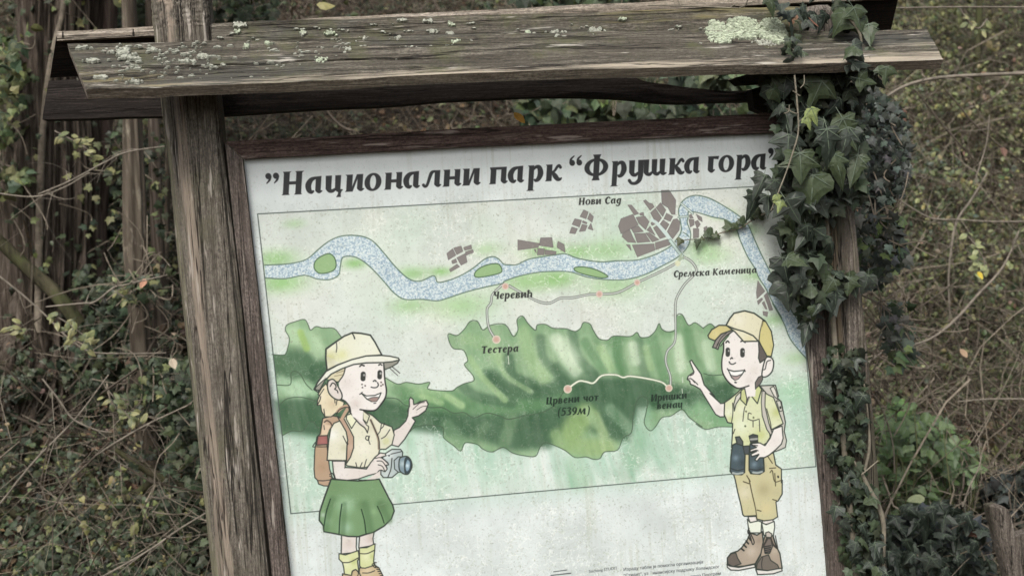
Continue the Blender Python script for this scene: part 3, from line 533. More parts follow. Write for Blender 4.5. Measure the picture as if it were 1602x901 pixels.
# rucksack of the girl
fill(g2((150, 85), (240, 60), (300, 70), (330, 120), (200, 200), (190, 340), (215, 560), (240, 640), (215, 720), (160, 718), (110, 700), (100, 665), (75, 640), (68, 560), (75, 380), (95, 260), (125, 230)), (174, 138, 102), sm=False, line=OW, blobs=[(492, 715, 22, (176, 138, 92), .6), (505, 660, 8, (208, 176, 136), .8), (505, 730, 8, (160, 118, 78), .4)])
fill(g2((150, 140), (225, 150), (190, 245), (135, 240)), (206, 176, 138)); stroke(g2((165, 120), (190, 105), (222, 125), (235, 150)), 2.4, (90, 70, 56)); stroke(g2((160, 150), (165, 190)), 1.2, K)
fill(g2((105, 250), (195, 245), (198, 330), (90, 335)), (156, 74, 70), sm=False, line=1.6, blobs=[(505, 690, 8, (180, 100, 92), .6)])
stroke(g2((90, 350), (140, 352), (195, 350)), 1.3, K); stroke(g2((80, 310), (55, 350), (80, 352)), 1.3, K); stroke(g2((105, 668), (160, 670), (215, 662)), 1.3, K)
# legs, socks and boots of the girl
fill(g3((405, 420), (580, 430), (575, 560), (585, 620), (400, 640)), SK, line=1.8, blobs=[(546, 850, 7, (186, 168, 156), .6)]); fill(g3((615, 430), (785, 380), (770, 460), (780, 540), (605, 570)), SK, line=1.8, blobs=[(580, 842, 7, (186, 164, 152), .7)])
fill(g3((610, 570), (700, 565), (795, 520), (790, 600), (778, 720), (785, 790), (640, 810), (615, 780), (612, 640)), (186, 192, 142), line=1.8, blobs=[(574, 870, 8, (208, 212, 180), .6), (582, 870, 4, (160, 170, 104), .6)])
stroke(g3((610, 635), (700, 635), (790, 595)), 1.5, K)
fill(g3((375, 635), (450, 650), (600, 600), (610, 690), (590, 720), (605, 840), (580, 901), (440, 901), (430, 800), (415, 740), (375, 700)), (190, 196, 148), line=1.8, blobs=[(542, 880, 8, (206, 210, 180), .6), (553, 878, 5, (160, 170, 104), .6)])
stroke(g3((415, 740), (500, 735), (600, 685)), 1.5, K)
fill(g3((615, 800), (680, 805), (790, 770), (840, 800), (880, 880), (900, 940), (600, 940)), (184, 158, 106), line=1.8, blobs=[(575, 893, 9, (204, 184, 134), .7)]); stroke(g3((650, 860), (720, 860), (790, 835)), 1.5, K)
for i in range(5): stroke(g3((800 + i * 14, 790 + i * 26), (830 + i * 14, 800 + i * 22)), 1.6, K)
stroke(g3((790, 740), (760, 765), (800, 800), (790, 740), (810, 740)), 1.3, K)
fill(g3((415, 870), (520, 890), (530, 840), (570, 820), (610, 860), (650, 940), (415, 940)), (184, 158, 106), line=1.8); stroke(g3((520, 885), (530, 840), (570, 822), (600, 860), (590, 900)), 1.4, K)
# skirt
S_ = g2((228, 655), (480, 672), (680, 655)) + g3((960, 0), (1000, 70), (1018, 140), (985, 230), (900, 315), (780, 385), (690, 410), (600, 438), (480, 435), (372, 412), (200, 380), (192, 310), (145, 250), (150, 150), (200, 0))
fill(S_, (106, 138, 98), line=2.4, blobs=[(541, 790, 13, (148, 180, 150), .8), (541, 825, 10, (150, 180, 158), .7), (512, 815, 7, (140, 172, 140), .7), (585, 800, 6, (132, 162, 122), .6), (600, 790, 9, (84, 112, 78), .6), (565, 790, 8, (90, 120, 80), .6), (525, 760, 14, (96, 126, 86), .6), (506, 805, 4, (170, 188, 172), .8)])
for p, w_ in ((g3((300, 0), (250, 170), (225, 340)), 9), (g3((440, 60), (430, 230), (420, 400)), 7), (g3((680, 60), (720, 250), (740, 360)), 10), (g3((850, 60), (930, 190), (960, 250)), 9)): stroke(p, w_ * .4, (78, 108, 74), .55, soft=w_ * .45)
for p in (g3((275, 0), (225, 160), (195, 350)), g3((408, 60), (385, 230), (375, 410)), g3((635, 120), (670, 250), (690, 405)), g3((822, 85), (870, 190), (900, 280))): stroke(p, 1.8, (36, 56, 40))
# far arm, open hand
fill(g2((820, 195), (870, 170), (930, 110), (950, 60), (955, 0)) + g1((945, 800), (965, 750), (962, 690), (975, 668), (1000, 690), (1005, 735), (1040, 725), (1090, 705)) + [(667, 626), (670, 632), (666, 642), (655, 650), (645, 653)] + g2((1020, 110), (975, 190), (920, 280), (860, 350), (800, 335)), SK, line=OW, blobs=[(640, 650, 12, (212, 208, 202), .6)])
stroke([(646, 640), (656, 631), (664, 629)], 1, K); stroke([(652, 641), (660, 636), (667, 635)], 1, K); stroke([(648, 633), (658, 627)], 1, K)
# shirt
fill(g2((255, 130), (330, 100), (375, 55), (400, 20), (530, 10), (620, 60), (690, 125), (800, 165), (822, 240), (800, 330), (740, 375), (685, 375), (672, 430), (600, 520), (560, 545), (500, 548), (380, 530), (330, 480), (190, 478), (205, 300), (225, 180)), SH, line=OW, blobs=[(568, 700, 14, (210, 210, 186), .8), (520, 680, 9, (214, 216, 206), .9), (538, 700, 6, (176, 176, 130), .6), (604, 690, 9, (176, 180, 138), .7), (590, 725, 7, (184, 184, 140), .5), (580, 670, 6, (186, 180, 140), .5)])
fill(g2((290, 75), (350, 90), (400, 180), (440, 260), (440, 360), (410, 450), (370, 510), (378, 330), (385, 290), (370, 210), (330, 140)), (178, 140, 108), line=1.8, blobs=[(550, 700, 6, (196, 160, 130), .6)])
stroke(g2((600, 100), (640, 190), (672, 280), (678, 370)), 4, (150, 130, 100)); stroke(g2((600, 100), (640, 190), (676, 280), (680, 370)), 1.6, K)
for p in (g2((190, 478), (280, 482), (375, 478)), g2((205, 300), (190, 478)), g2((378, 330), (375, 478)), g2((340, 250), (378, 325), (388, 322)), g2((780, 190), (740, 250), (700, 275)), g2((700, 140), (690, 200), (665, 240)), g2((730, 130), (715, 165), (690, 185)), g2((500, 545), (520, 500)), g2((540, 540), (560, 470)), g2((470, 540), (460, 500))): stroke(p, 1.4, K)
fill(g2((375, 55), (420, 40), (470, 100), (420, 180), (370, 90)), (206, 208, 180), line=1.6); fill(g2((525, 10), (590, 60), (565, 130), (528, 95)), (198, 198, 160), line=1.6)
fill(g2((410, 30), (420, -20), (525, -20), (528, 95), (560, 160), (500, 150), (450, 95)), SK, blobs=[(560, 650, 7, (180, 168, 160), .5)]); stroke(g2((410, 30), (450, 85), (500, 140), (545, 175), (570, 220)), 1.8, K); stroke(g2((528, 95), (560, 145), (580, 165), (570, 220)), 1.4, K)
stroke(g2((560, 250), (552, 275), (575, 290), (580, 255), (560, 250)), 1.4, K); stroke(g2((590, 250), (582, 290), (595, 328)), 1.2, K)
# camera in the near hand
fill(g2((700, 470), (745, 410), (800, 375), (880, 375), (900, 400), (895, 560), (800, 640), (720, 640), (695, 610)), (160, 172, 172), line=OW, blobs=[(606, 710, 9, (206, 212, 210), .8), (604, 740, 9, (190, 200, 198), .6)])
stroke(g2((790, 420), (895, 395)), 1.3, K); stroke(g2((800, 460), (790, 560), (760, 640)), 1.6, K); fill(g2((820, 480), (860, 445), (900, 445), (905, 590), (860, 590), (825, 560)), (150, 162, 166), line=1.5)
fill(g2((870, 470), (900, 445), (950, 445), (985, 500), (985, 550), (950, 608), (900, 600), (868, 560)), (110, 130, 138), sm=True, line=OW, blobs=[(630, 725, 5, (170, 186, 190), .8)])
fill(g2((940, 450), (975, 470), (985, 530), (960, 600), (930, 605), (918, 560), (920, 480)), (52, 66, 72), sm=True, line=1.4); fill(g2((945, 475), (968, 500), (962, 560), (938, 580), (928, 530)), (120, 146, 160), sm=True, blobs=[(637, 728, 3, (190, 206, 212), .9)])
fill(g2((755, 430), (785, 425), (775, 445)), (60, 66, 66))
# near arm with hand on the camera
fill(g2((240, 485), (360, 485), (360, 545), (450, 550), (560, 560), (600, 500), (640, 450), (690, 408), (735, 415), (745, 435), (700, 450), (760, 500), (768, 520), (745, 525), (755, 560), (735, 585), (700, 570), (680, 575), (660, 600), (580, 620), (480, 655), (380, 665), (270, 655), (250, 590)), SK, line=OW, blobs=[(535, 740, 12, (210, 206, 200), .6), (590, 720, 8, (212, 206, 200), .5)])
for p in (g2((640, 460), (700, 455), (765, 510)), g2((660, 485), (710, 490), (755, 555)), g2((670, 520), (710, 535), (735, 585)), g2((360, 545), (355, 550))): stroke(p, 1.4, K)
stroke(g2((215, 610), (240, 600), (260, 650), (215, 625)), 1.4, K); stroke(g2((490, 662), (560, 665), (620, 630), (690, 610)), 1.6, K); fill(g2((600, 635), (690, 575), (690, 640), (640, 655), (560, 660)), SK)
# hair, face, hat
fill(g1((180, 540), (140, 580), (105, 640), (120, 650), (100, 700), (98, 745), (130, 740), (140, 800), (170, 850), (230, 850), (290, 800), (340, 755), (352, 715), (300, 690), (240, 640), (205, 590)), (208, 194, 150), line=1.6, blobs=[(520, 632, 9, (190, 164, 118), .6), (503, 620, 6, (212, 200, 164), .7)])
for p in (g1((120, 650), (160, 590)), g1((98, 745), (125, 690), (130, 660)), g1((170, 850), (160, 780)), g1((265, 720), (262, 690)), g1((285, 690), (275, 740))): stroke(p, 1.4, K)
stroke(g1((290, 800), (340, 760), (390, 755), (350, 830), (330, 870)), 5, (180, 140, 104)); stroke(g1((280, 830), (300, 790), (345, 765), (392, 762)), 1.6, K); stroke(g1((392, 762), (400, 790), (410, 820)), 1.6, K)
fill(g1((365, 380), (550, 335), (722, 335), (728, 430), (735, 520), (748, 600), (735, 670), (700, 730), (650, 785), (590, 795), (530, 790), (525, 901), (430, 850), (408, 770), (350, 700), (310, 660), (300, 530), (350, 450)), SKL, sm=False, blobs=[(541, 600, 11, (192, 180, 170), .5), (556, 632, 9, (192, 176, 164), .7), (575, 600, 12, (214, 211, 206), .7)])
stroke(g1((722, 335), (728, 430), (735, 520), (748, 600), (738, 670), (700, 730), (650, 785), (590, 795), (500, 783)), 2.4, K); stroke(g1((320, 685), (360, 705), (400, 755), (412, 800)), 2.0, K)
fill(g1((225, 510), (290, 520), (320, 500), (350, 440), (365, 380), (290, 400), (180, 490)), (196, 186, 140)); stroke(g1((225, 505), (290, 525), (315, 500), (345, 455), (363, 385)), 1.8, K); stroke(g1((260, 470), (340, 455)), 1, (120, 108, 70)); stroke(g1((280, 440), (345, 420)), 1, (120, 108, 70))
fill(g1((200, 520), (240, 498), (270, 520), (290, 560), (330, 640), (320, 688), (270, 685), (215, 640), (195, 580)), (202, 190, 180), line=2.0, sm=True); stroke(g1((220, 565), (240, 535), (265, 545), (275, 575), (262, 590), (285, 605), (292, 625)), 1.8, K)
for ex_, ey_, w_ in ((530, 472, 4.6), (686, 456, 3.7)):
    q = g1((ex_, ey_ - 22), (ex_ - 2, ey_ + 22)); stroke(q, w_ + 3.6, (52, 54, 52), sm=False); stroke(g1((ex_ + 8, ey_ - 14), (ex_ + 8, ey_ - 10)), 3.2, (150, 152, 148), sm=False)
stroke(g1((498, 378), (515, 365), (538, 372)), 2.4, K); stroke(g1((676, 366), (690, 358), (705, 366)), 2.2, K)
stroke(g1((625, 518), (640, 508), (652, 520)), 2, K); stroke(g1((605, 572), (625, 578), (655, 575), (672, 555), (665, 530)), 1.8, K)
for x, y in ((518, 547), (548, 560), (522, 576), (698, 528), (714, 548), (697, 560)): stroke(g1((x, y), (x + 1, y)), 2.6, (84, 72, 66), sm=False)
fill(g1((515, 632), (560, 655), (640, 650), (698, 625), (680, 670), (655, 705), (610, 708), (565, 685)), (214, 214, 210), line=1.7); fill(g1((580, 688), (620, 665), (675, 672), (655, 705), (615, 708)), (150, 118, 108)); stroke(g1((570, 685), (620, 668), (680, 668)), 1, K); stroke(g1((497, 640), (515, 628), (520, 622)), 1.6, K); stroke(g1((630, 725), (648, 722)), 1.5, K)
fill(g1((190, 415), (178, 300), (180, 215), (270, 150), (350, 95), (430, 62), (510, 68), (597, 85), (640, 150), (705, 272), (560, 282), (420, 320), (290, 365)), (204, 206, 186), line=2.6, blobs=[(516, 560, 10, (176, 178, 118), .8), (535, 555, 9, (192, 196, 140), .7), (520, 575, 7, (184, 180, 130), .7), (575, 540, 16, (208, 212, 200), .6)])
stroke(g1((278, 155), (282, 200), (276, 245)), 1.3, K); stroke(g1((425, 65), (440, 90), (450, 118)), 2, K)
fill(g1((180, 425), (290, 365), (420, 315), (560, 280), (700, 275), (780, 282), (860, 300), (870, 318), (800, 335), (720, 342), (560, 345), (440, 360), (330, 400), (230, 450), (150, 530), (105, 620), (68, 595), (100, 530)), (206, 208, 196), line=2.2)
fill(g1((722, 342), (800, 335), (870, 318), (850, 350), (790, 385), (730, 410)), (134, 134, 118), line=1.8); fill(g1((180, 490), (120, 600), (85, 600), (80, 580), (130, 530)), (140, 138, 120), line=1.4)
stroke(g1((780, 395), (855, 465)), 1, K); stroke(g1((800, 380), (875, 442)), 1.2, K)
# ---------------- the boy
b1 = CR(1070, 470, 6.006); b2 = CR(1100, 600, 5.631); b3 = CR(1120, 740, 5.593)
KH = (178, 168, 118); KG = (176, 182, 136)
# rucksack
fill(b1((700, 800), (860, 795), (890, 901)) + b2((650, 120), (690, 160), (705, 240), (725, 340), (715, 420), (735, 500), (725, 560), (680, 580), (600, 610), (540, 560), (560, 200), (500, 20)), (178, 176, 162), line=1.8)
fill(b2((590, 40), (620, 22), (640, 60), (660, 140), (625, 110)), (196, 194, 180), line=1.4); fill(b2((645, 150), (680, 150), (702, 235), (675, 245)), (182, 182, 168), line=1.4); stroke(b2((680, 205), (682, 215)), 3, K)
# legs, socks
for p in (b3((280, 380), (350, 375), (365, 425), (300, 430)), b3((405, 410), (500, 400), (500, 440), (410, 445))): fill(p, (206, 200, 192), line=1.5)
fill(b3((275, 400), (300, 430), (370, 415), (400, 425), (395, 520), (300, 520), (285, 480)), (204, 210, 196), line=1.7); fill(b3((400, 430), (440, 448), (510, 420), (515, 470), (500, 560), (420, 540)), (206, 212, 200), line=1.7)
# boots
fill(b3((300, 520), (360, 540), (405, 510), (415, 600), (400, 690), (345, 790), (250, 810), (150, 818), (100, 790), (100, 740), (130, 700), (190, 680), (225, 650), (270, 590)), (160, 142, 118), line=2.2, blobs=[(1175, 862, 9, (184, 170, 144), .7), (1188, 845, 6, (134, 116, 92), .5)])
fill(b3((105, 790), (100, 740), (135, 700), (175, 695), (190, 740), (220, 790), (150, 815)), (98, 88, 78), line=1.6)
fill(b3((97, 795), (120, 810), (200, 822), (340, 795), (345, 820), (200, 848), (130, 845), (100, 820)), (200, 198, 190), line=1.8)
for i in range(4): stroke(b3((220 + i * 22, 655 - i * 32), (245 + i * 20, 675 - i * 30)), 2.6, K)
stroke(b3((280, 520), (300, 550), (320, 620), (335, 600), (310, 540), (285, 500)), 1.8, K); stroke(b3((290, 480), (278, 510), (300, 525)), 1.8, K)
fill(b3((430, 540), (500, 545), (530, 640), (560, 700), (580, 830), (520, 850), (420, 845), (350, 845), (348, 790), (390, 720), (410, 620)), (156, 138, 114), line=2.2, blobs=[(1212, 860, 8, (176, 160, 134), .7)])
fill(b3((355, 835), (360, 790), (400, 730), (460, 712), (480, 760), (540, 800), (555, 835), (460, 850)), (106, 96, 84), line=1.6); stroke(b3((410, 730), (400, 790), (405, 840)), 1.3, K)
fill(b3((350, 840), (450, 850), (575, 828), (580, 852), (500, 878), (365, 885)), (200, 198, 190), line=1.8)
fill(b3((420, 640), (440, 570), (480, 570), (495, 640), (470, 700), (430, 700)), (112, 100, 90), line=1.6); fill(b3((435, 520), (460, 510), (490, 530), (485, 560), (440, 560)), (176, 166, 150), line=1.6)
for i in range(4): stroke(b3((428, 640 + i * 17), (478, 632 + i * 17)), 2.0, K)
stroke(b3((405, 650), (440, 590), (455, 560)), 3, (60, 56, 50)); stroke(b3((535, 655), (500, 620), (480, 560)), 3, (60, 56, 50)); stroke(b3((500, 560), (520, 620), (540, 650), (520, 545)), 1.6, K)
# shorts
fill(b2((250, 580), (620, 610), (640, 715), (690, 750), (690, 870)) + b3((580, 60), (580, 180), (545, 240), (525, 250), (540, 380), (500, 405), (420, 415), (360, 400), (350, 370), (250, 375), (235, 360), (220, 280), (190, 160), (170, 60), (155, 10)), (184, 177, 118), line=2.0, blobs=[(1165, 770, 12, (200, 194, 158), .7), (1195, 765, 12, (160, 146, 92), .7), (1198, 795, 9, (196, 180, 112), .8), (1150, 795, 7, (200, 196, 164), .6), (1190, 730, 10, (160, 148, 100), .6), (1214, 770, 8, (170, 160, 108), .5)])
for p in (b3((290, 50), (315, 170), (345, 300), (360, 405)), b3((240, 72), (290, 90)), b3((360, 320), (395, 330)), b2((585, 745), (640, 740)), b2((590, 780), (610, 765), (630, 860), (690, 850)), b3((515, 0), (522, 110)), b3((497, 228), (530, 238)), b2((570, 640), (610, 700)), b3((270, 20), (300, 70))): stroke(p, 1.6, (74, 66, 40))
stroke(b2((660, 815), (662, 822)), 3, K)
# pointing arm
fill(b1((55, 570), (72, 560), (90, 590), (125, 640), (160, 690), (190, 790), (290, 901)) + b2((60, 85), (155, 175), (190, 170), (185, 290), (150, 292), (110, 270), (0, 90)) + b1((165, 850), (150, 830), (100, 800), (60, 785), (55, 755), (30, 740), (40, 710), (95, 670), (78, 630)), SKL, line=OW, blobs=[(1124, 640, 8, (190, 180, 170), .5)])
for p in (b1((30, 735), (70, 735), (100, 770)), b1((75, 740), (95, 755), (130, 790)), b1((95, 665), (88, 690), (60, 705))): stroke(p, 1.4, K)
# shirt
fill(b2((190, 165), (240, 130), (300, 80), (340, 40), (380, 180), (420, 90), (510, 30), (560, 90), (620, 120), (650, 200), (705, 350), (600, 405), (585, 380), (590, 470), (560, 520), (440, 600), (300, 590), (250, 560), (258, 440), (260, 350), (215, 340), (185, 270)), (192, 198, 162), line=OW, blobs=[(1140, 645, 9, (206, 212, 190), .7), (1160, 665, 12, (204, 212, 188), .7), (1190, 680, 10, (172, 180, 118), .8), (1215, 645, 8, (164, 172, 106), .7), (1143, 655, 5, (160, 170, 104), .5), (1160, 640, 8, (206, 210, 190), .6), (1214, 668, 7, (206, 210, 186), .6), (1170, 690, 10, (180, 188, 132), .5)])
fill(b2((520, 60), (548, 70), (545, 200), (580, 350), (610, 440), (600, 460), (560, 400), (520, 280), (512, 160)), (176, 172, 158), line=1.5); fill(b2((290, 110), (330, 70), (335, 110), (290, 180), (275, 240), (270, 180)), (186, 184, 170), line=1.5)
for p in (b2((260, 170), (262, 260), (250, 345)), b2((600, 405), (640, 390), (705, 352)), b2((560, 220), (590, 330), (602, 402)), b2((370, 200), (360, 240), (350, 330)), b2((395, 310), (400, 260), (425, 265)), b2((395, 310), (440, 325), (495, 310)), b2((440, 325), (440, 380)), b2((495, 320), (500, 420)), b2((265, 440), (280, 400))): stroke(p, 1.3, K)
for x, y in ((377, 243), (443, 297), (370, 372)): stroke(b2((x, y), (x + 2, y + 2)), 2.8, (90, 96, 70), sm=False)
fill(b2((380, 30), (420, 0), (470, -20), (480, 20), (420, 90), (380, 190), (350, 150)), SK, blobs=[(1172, 610, 6, (186, 172, 162), .5)]); fill(b2((415, 95), (460, 50), (480, 0), (515, 50), (478, 175)), (180, 188, 134), line=1.7); fill(b2((335, 60), (365, 40), (385, 130), (380, 190), (330, 140)), (178, 184, 132), line=1.5); stroke(b2((378, 190), (400, 120), (440, 70)), 1.5, K)
# binoculars
for P_, hi in ((b2((260, 540), (300, 520), (350, 545), (370, 600), (365, 780), (340, 800), (260, 795), (238, 770), (245, 640)), (1151, 716)), (b2((415, 530), (480, 510), (530, 600), (538, 770), (500, 795), (420, 790), (405, 760), (405, 600)), (1180, 726))):
    fill(P_, (68, 82, 88), line=2.2, blobs=[(hi[0], hi[1], 5, (112, 132, 142), .8), (hi[0] + 10, hi[1] + 8, 5, (48, 58, 62), .6)])
stroke(b2((245, 745), (300, 762), (362, 750)), 1.3, K); stroke(b2((262, 785), (300, 792), (350, 784)), 3, (150, 160, 158)); stroke(b2((408, 750), (470, 760), (535, 745)), 1.3, K); stroke(b2((440, 780), (480, 784), (520, 774)), 3, (150, 160, 158))
fill(b2((285, 470), (320, 465), (350, 510), (350, 545), (300, 530)), (76, 82, 82), line=1.8); fill(b2((405, 460), (440, 445), (480, 455), (480, 500), (420, 520)), (66, 70, 70), line=1.8); stroke(b2((420, 490), (475, 485)), 3, (150, 152, 148)); fill(b2((350, 550), (410, 545), (405, 620), (365, 620)), (70, 76, 78), line=1.6)
# near forearm and hand
fill(b2((620, 400), (695, 372), (705, 480), (690, 530), (640, 580), (580, 630), (540, 650), (500, 650), (475, 680), (455, 670), (490, 625), (430, 640), (420, 620), (470, 595), (412, 605), (415, 580), (470, 560), (430, 540), (430, 525), (500, 520), (545, 545), (590, 480)), SKL, line=1.9, blobs=[(1212, 690, 9, (196, 186, 176), .4)])
for p in (b2((430, 540), (480, 545)), b2((415, 600), (465, 585), (485, 590)), b2((430, 640), (490, 620))): stroke(p, 1.5, K)
# head
fill(b1((372, 400), (460, 290), (560, 340), (700, 380), (705, 480), (770, 530), (800, 600), (740, 710), (680, 760), (670, 901), (590, 901), (580, 820), (520, 825), (460, 800), (400, 740), (362, 670), (355, 600), (360, 520), (372, 470)), SKL, blobs=[(1180, 580, 9, (200, 190, 178), .7), (1172, 595, 8, (192, 182, 172), .5)])
stroke(b1((372, 400), (372, 470), (360, 530), (355, 610), (365, 680), (405, 750), (460, 800), (520, 825), (610, 800)), 2.2, K)
fill(b1((770, 540), (810, 532), (838, 560), (842, 610), (825, 670), (780, 712), (735, 712), (740, 640)), SKL, line=2.2, sm=True); stroke(b1((815, 560), (780, 575), (765, 640), (750, 650)), 1.6, K)
fill(b1((735, 705), (700, 720), (670, 770), (672, 830), (720, 780), (740, 740)), (104, 94, 88), line=1.4)
fill(b1((700, 385), (730, 430), (780, 520), (770, 545), (715, 585), (700, 540), (705, 480)), (92, 82, 78), line=1.6)
fill(b1((465, 285), (400, 330), (340, 400), (320, 460), (290, 445), (268, 440), (300, 370), (350, 310), (440, 280)), (132, 122, 116), line=1.7)
for p in (b1((310, 420), (350, 350), (400, 305)), b1((345, 430), (385, 370), (440, 300)), b1((300, 445), (325, 400))): stroke(p, 1.2, K)
stroke(b1((395, 395), (410, 380), (425, 395)), 2.2, K); stroke(b1((535, 385), (555, 378), (575, 395)), 2.2, K)
for ex_, ey_, w_ in ((412, 485, 3.8), (550, 490, 4.2)): stroke(b1((ex_, ey_ - 22), (ex_, ey_ + 22)), w_ + 3, (58, 60, 58), sm=False); stroke(b1((ex_ + 9, ey_ - 14), (ex_ + 9, ey_ - 10)), 2.4, (150, 152, 148), sm=False)
stroke(b1((438, 548), (448, 538), (458, 545)), 2, K); stroke(b1((425, 575), (435, 592), (460, 598), (485, 585)), 1.8, K)
fill(b1((415, 650), (470, 665), (570, 655), (545, 695), (510, 735), (480, 748), (450, 725)), (216, 216, 212), line=1.7); fill(b1((445, 710), (490, 712), (535, 700), (510, 735), (480, 748)), (158, 132, 128)); stroke(b1((435, 700), (490, 710), (545, 690)), 1.2, K); stroke(b1((408, 640), (418, 655)), 1.6, K); stroke(b1((568, 650), (576, 665)), 1.6, K); stroke(b1((480, 768), (490, 770)), 2.2, K, sm=False)
# cap
fill(b1((395, 235), (430, 170), (470, 120), (570, 97), (660, 120), (760, 190), (820, 290), (842, 420), (820, 525), (780, 520), (730, 420), (700, 385), (640, 330), (540, 290), (470, 265)), (204, 200, 158), line=2.3, blobs=[(1155, 500, 12, (212, 210, 186), .7), (1195, 520, 8, (196, 182, 110), .4)])
fill(b1((740, 190), (770, 200), (820, 290), (842, 420), (820, 525), (780, 520), (725, 420), (705, 375), (715, 290)), (194, 182, 92), line=1.6); fill(b1((735, 195), (750, 195), (740, 240), (720, 260)), (120, 112, 60))
fill(b1((225, 330), (260, 275), (330, 232), (400, 235), (470, 270), (420, 290), (350, 315), (290, 378), (235, 355)), (190, 176, 92), line=2.0, sm=False, blobs=[(1120, 522, 6, (204, 190, 110), .6)])
fill(b1((400, 235), (470, 265), (560, 290), (650, 330), (700, 382), (560, 385), (530, 350), (480, 295)), (208, 204, 164), line=2.0, blobs=[(1172, 532, 8, (196, 186, 116), .6)])
# ------------------------------------------------------------------ light soiling over everything, then to linear reflectance
dirt = np.clip((fbm(LX / 5, LY / 5, 3, 91) - .66) * 5, 0, 1)[..., None] * .22 * np.clip(low + .2, 0, 1)[..., None]
IMG[...] = IMG * (1 - dirt) + col3((118, 120, 100)) * dirt
A = (np.clip(1 - sc1 / .02, 0, 1) * .15 * np.clip((fbm(LX / 120, LY / 120, 3, 40) - .4) * 4, 0, 1) * mp_)[..., None]; IMG[...] = IMG * (1 - A) + col3((205, 208, 200)) * A
IMG += ((np.random.default_rng(2).random((TH, TW)) - .5) * 5)[..., None]
KREF = 0.835
lum = IMG @ np.array([.3, .59, .11], np.float32); IMG[...] = lum[..., None] + (IMG - lum[..., None]) * np.where(IMG[..., :1] > IMG[..., 1:2] - 2, .60, .95)
a = np.clip(IMG / 255, 0, 1); lin = np.where(a <= .04045, a / 12.92, ((a + .055) / 1.055) ** 2.4) / KREF
lin = np.clip(lin, 0.004, .86)
srgb = np.where(lin <= .0031308, lin * 12.92, 1.055 * lin ** (1 / 2.4) - .055)
pimg = bpy.data.images.new('panel_print', TW, TH, alpha=False)
buf = np.ones((TH, TW, 4), np.float32); buf[..., :3] = srgb[::-1]; pimg.pixels.foreach_set(buf.ravel()); pimg.update(); pimg.pack()
# ------------------------------------------------------------------ terrain: flat in front, a steep bank behind the board
def ground_z(x, y):
    x = np.asarray(x, float); y = np.asarray(y, float)
    t = np.clip((y - 0.9), 0, 9.0)
    z = .74 * t + .10 * np.sin(x * 1.1 + 1) * np.clip(t, 0, 1) + .22 * (fbm(x * .8 + 50, y * .8 + 50, 3, 5) - .5) * np.clip(t + .3, 0, 1.2)
    return z + .03 * (fbm(x * 5 + 90, y * 5 + 90, 2, 8) - .5)
def hit(px, py):
    d = rays([(px, py)])[0]; s = np.linspace(2.7, 22, 1400); P = CAMP + s[:, None] * d
    g = P[:, 2] - ground_z(P[:, 0], P[:, 1]); i = np.argmax(g < 0) if (g < 0).any() else len(s) - 1
    return P[i]
def ground_normal(x, y):
    e = .05; dx = (ground_z(x + e, y) - ground_z(x - e, y)) / (2 * e); dy = (ground_z(x, y + e) - ground_z(x, y - e)) / (2 * e)
    n = np.stack([-dx, -dy, np.ones_like(dx)], -1); return n / np.linalg.norm(n, axis=-1, keepdims=True)
mt, t, b = newmat('forest_soil'); v = objvec(t)
c = ramp(t, noise(t, v, 3.0, 6, .7), [(.35, (.035, .026, .018)), (.55, (.075, .056, .038)), (.7, (.13, .10, .07))])
c = mixc(t, ramp(t, noise(t, v, 40, 5, .7), [(.4, (0, 0, 0)), (.6, (1, 1, 1))]), mixc(t, .6, c, (.01, .008, .006)), c)
t.links.new(c, b.inputs['Base Color']); b.inputs['Roughness'].default_value = .95
bp = nd(t, 'ShaderNodeBump'); bp.inputs['Distance'].default_value = .03; t.links.new(noise(t, v, 30, 6, .7), bp.inputs['Height']); t.links.new(bp.outputs[0], b.inputs['Normal'])
M_soil = mt
gx = np.concatenate([[-300, -120, -50, -20, -10], np.arange(-7, 8.01, .14), [10, 20, 50, 120, 300]]); gy = np.concatenate([[-200, -60, -20, -8, -4], np.arange(-2, 10.3, .14), [12, 18, 40, 120, 400]])
GX, GY = np.meshgrid(gx, gy); GZ = ground_z(GX, GY)
nx, ny = len(gx), len(gy); idx = np.arange(nx * ny).reshape(ny, nx)
Fq = np.stack([idx[:-1, :-1], idx[:-1, 1:], idx[1:, 1:], idx[1:, :-1]], -1).reshape(-1, 4)
link('forest_ground', mesh_np('forest_ground', np.stack([GX, GY, GZ], -1), Fq, M_soil, smooth=True), kind='structure')

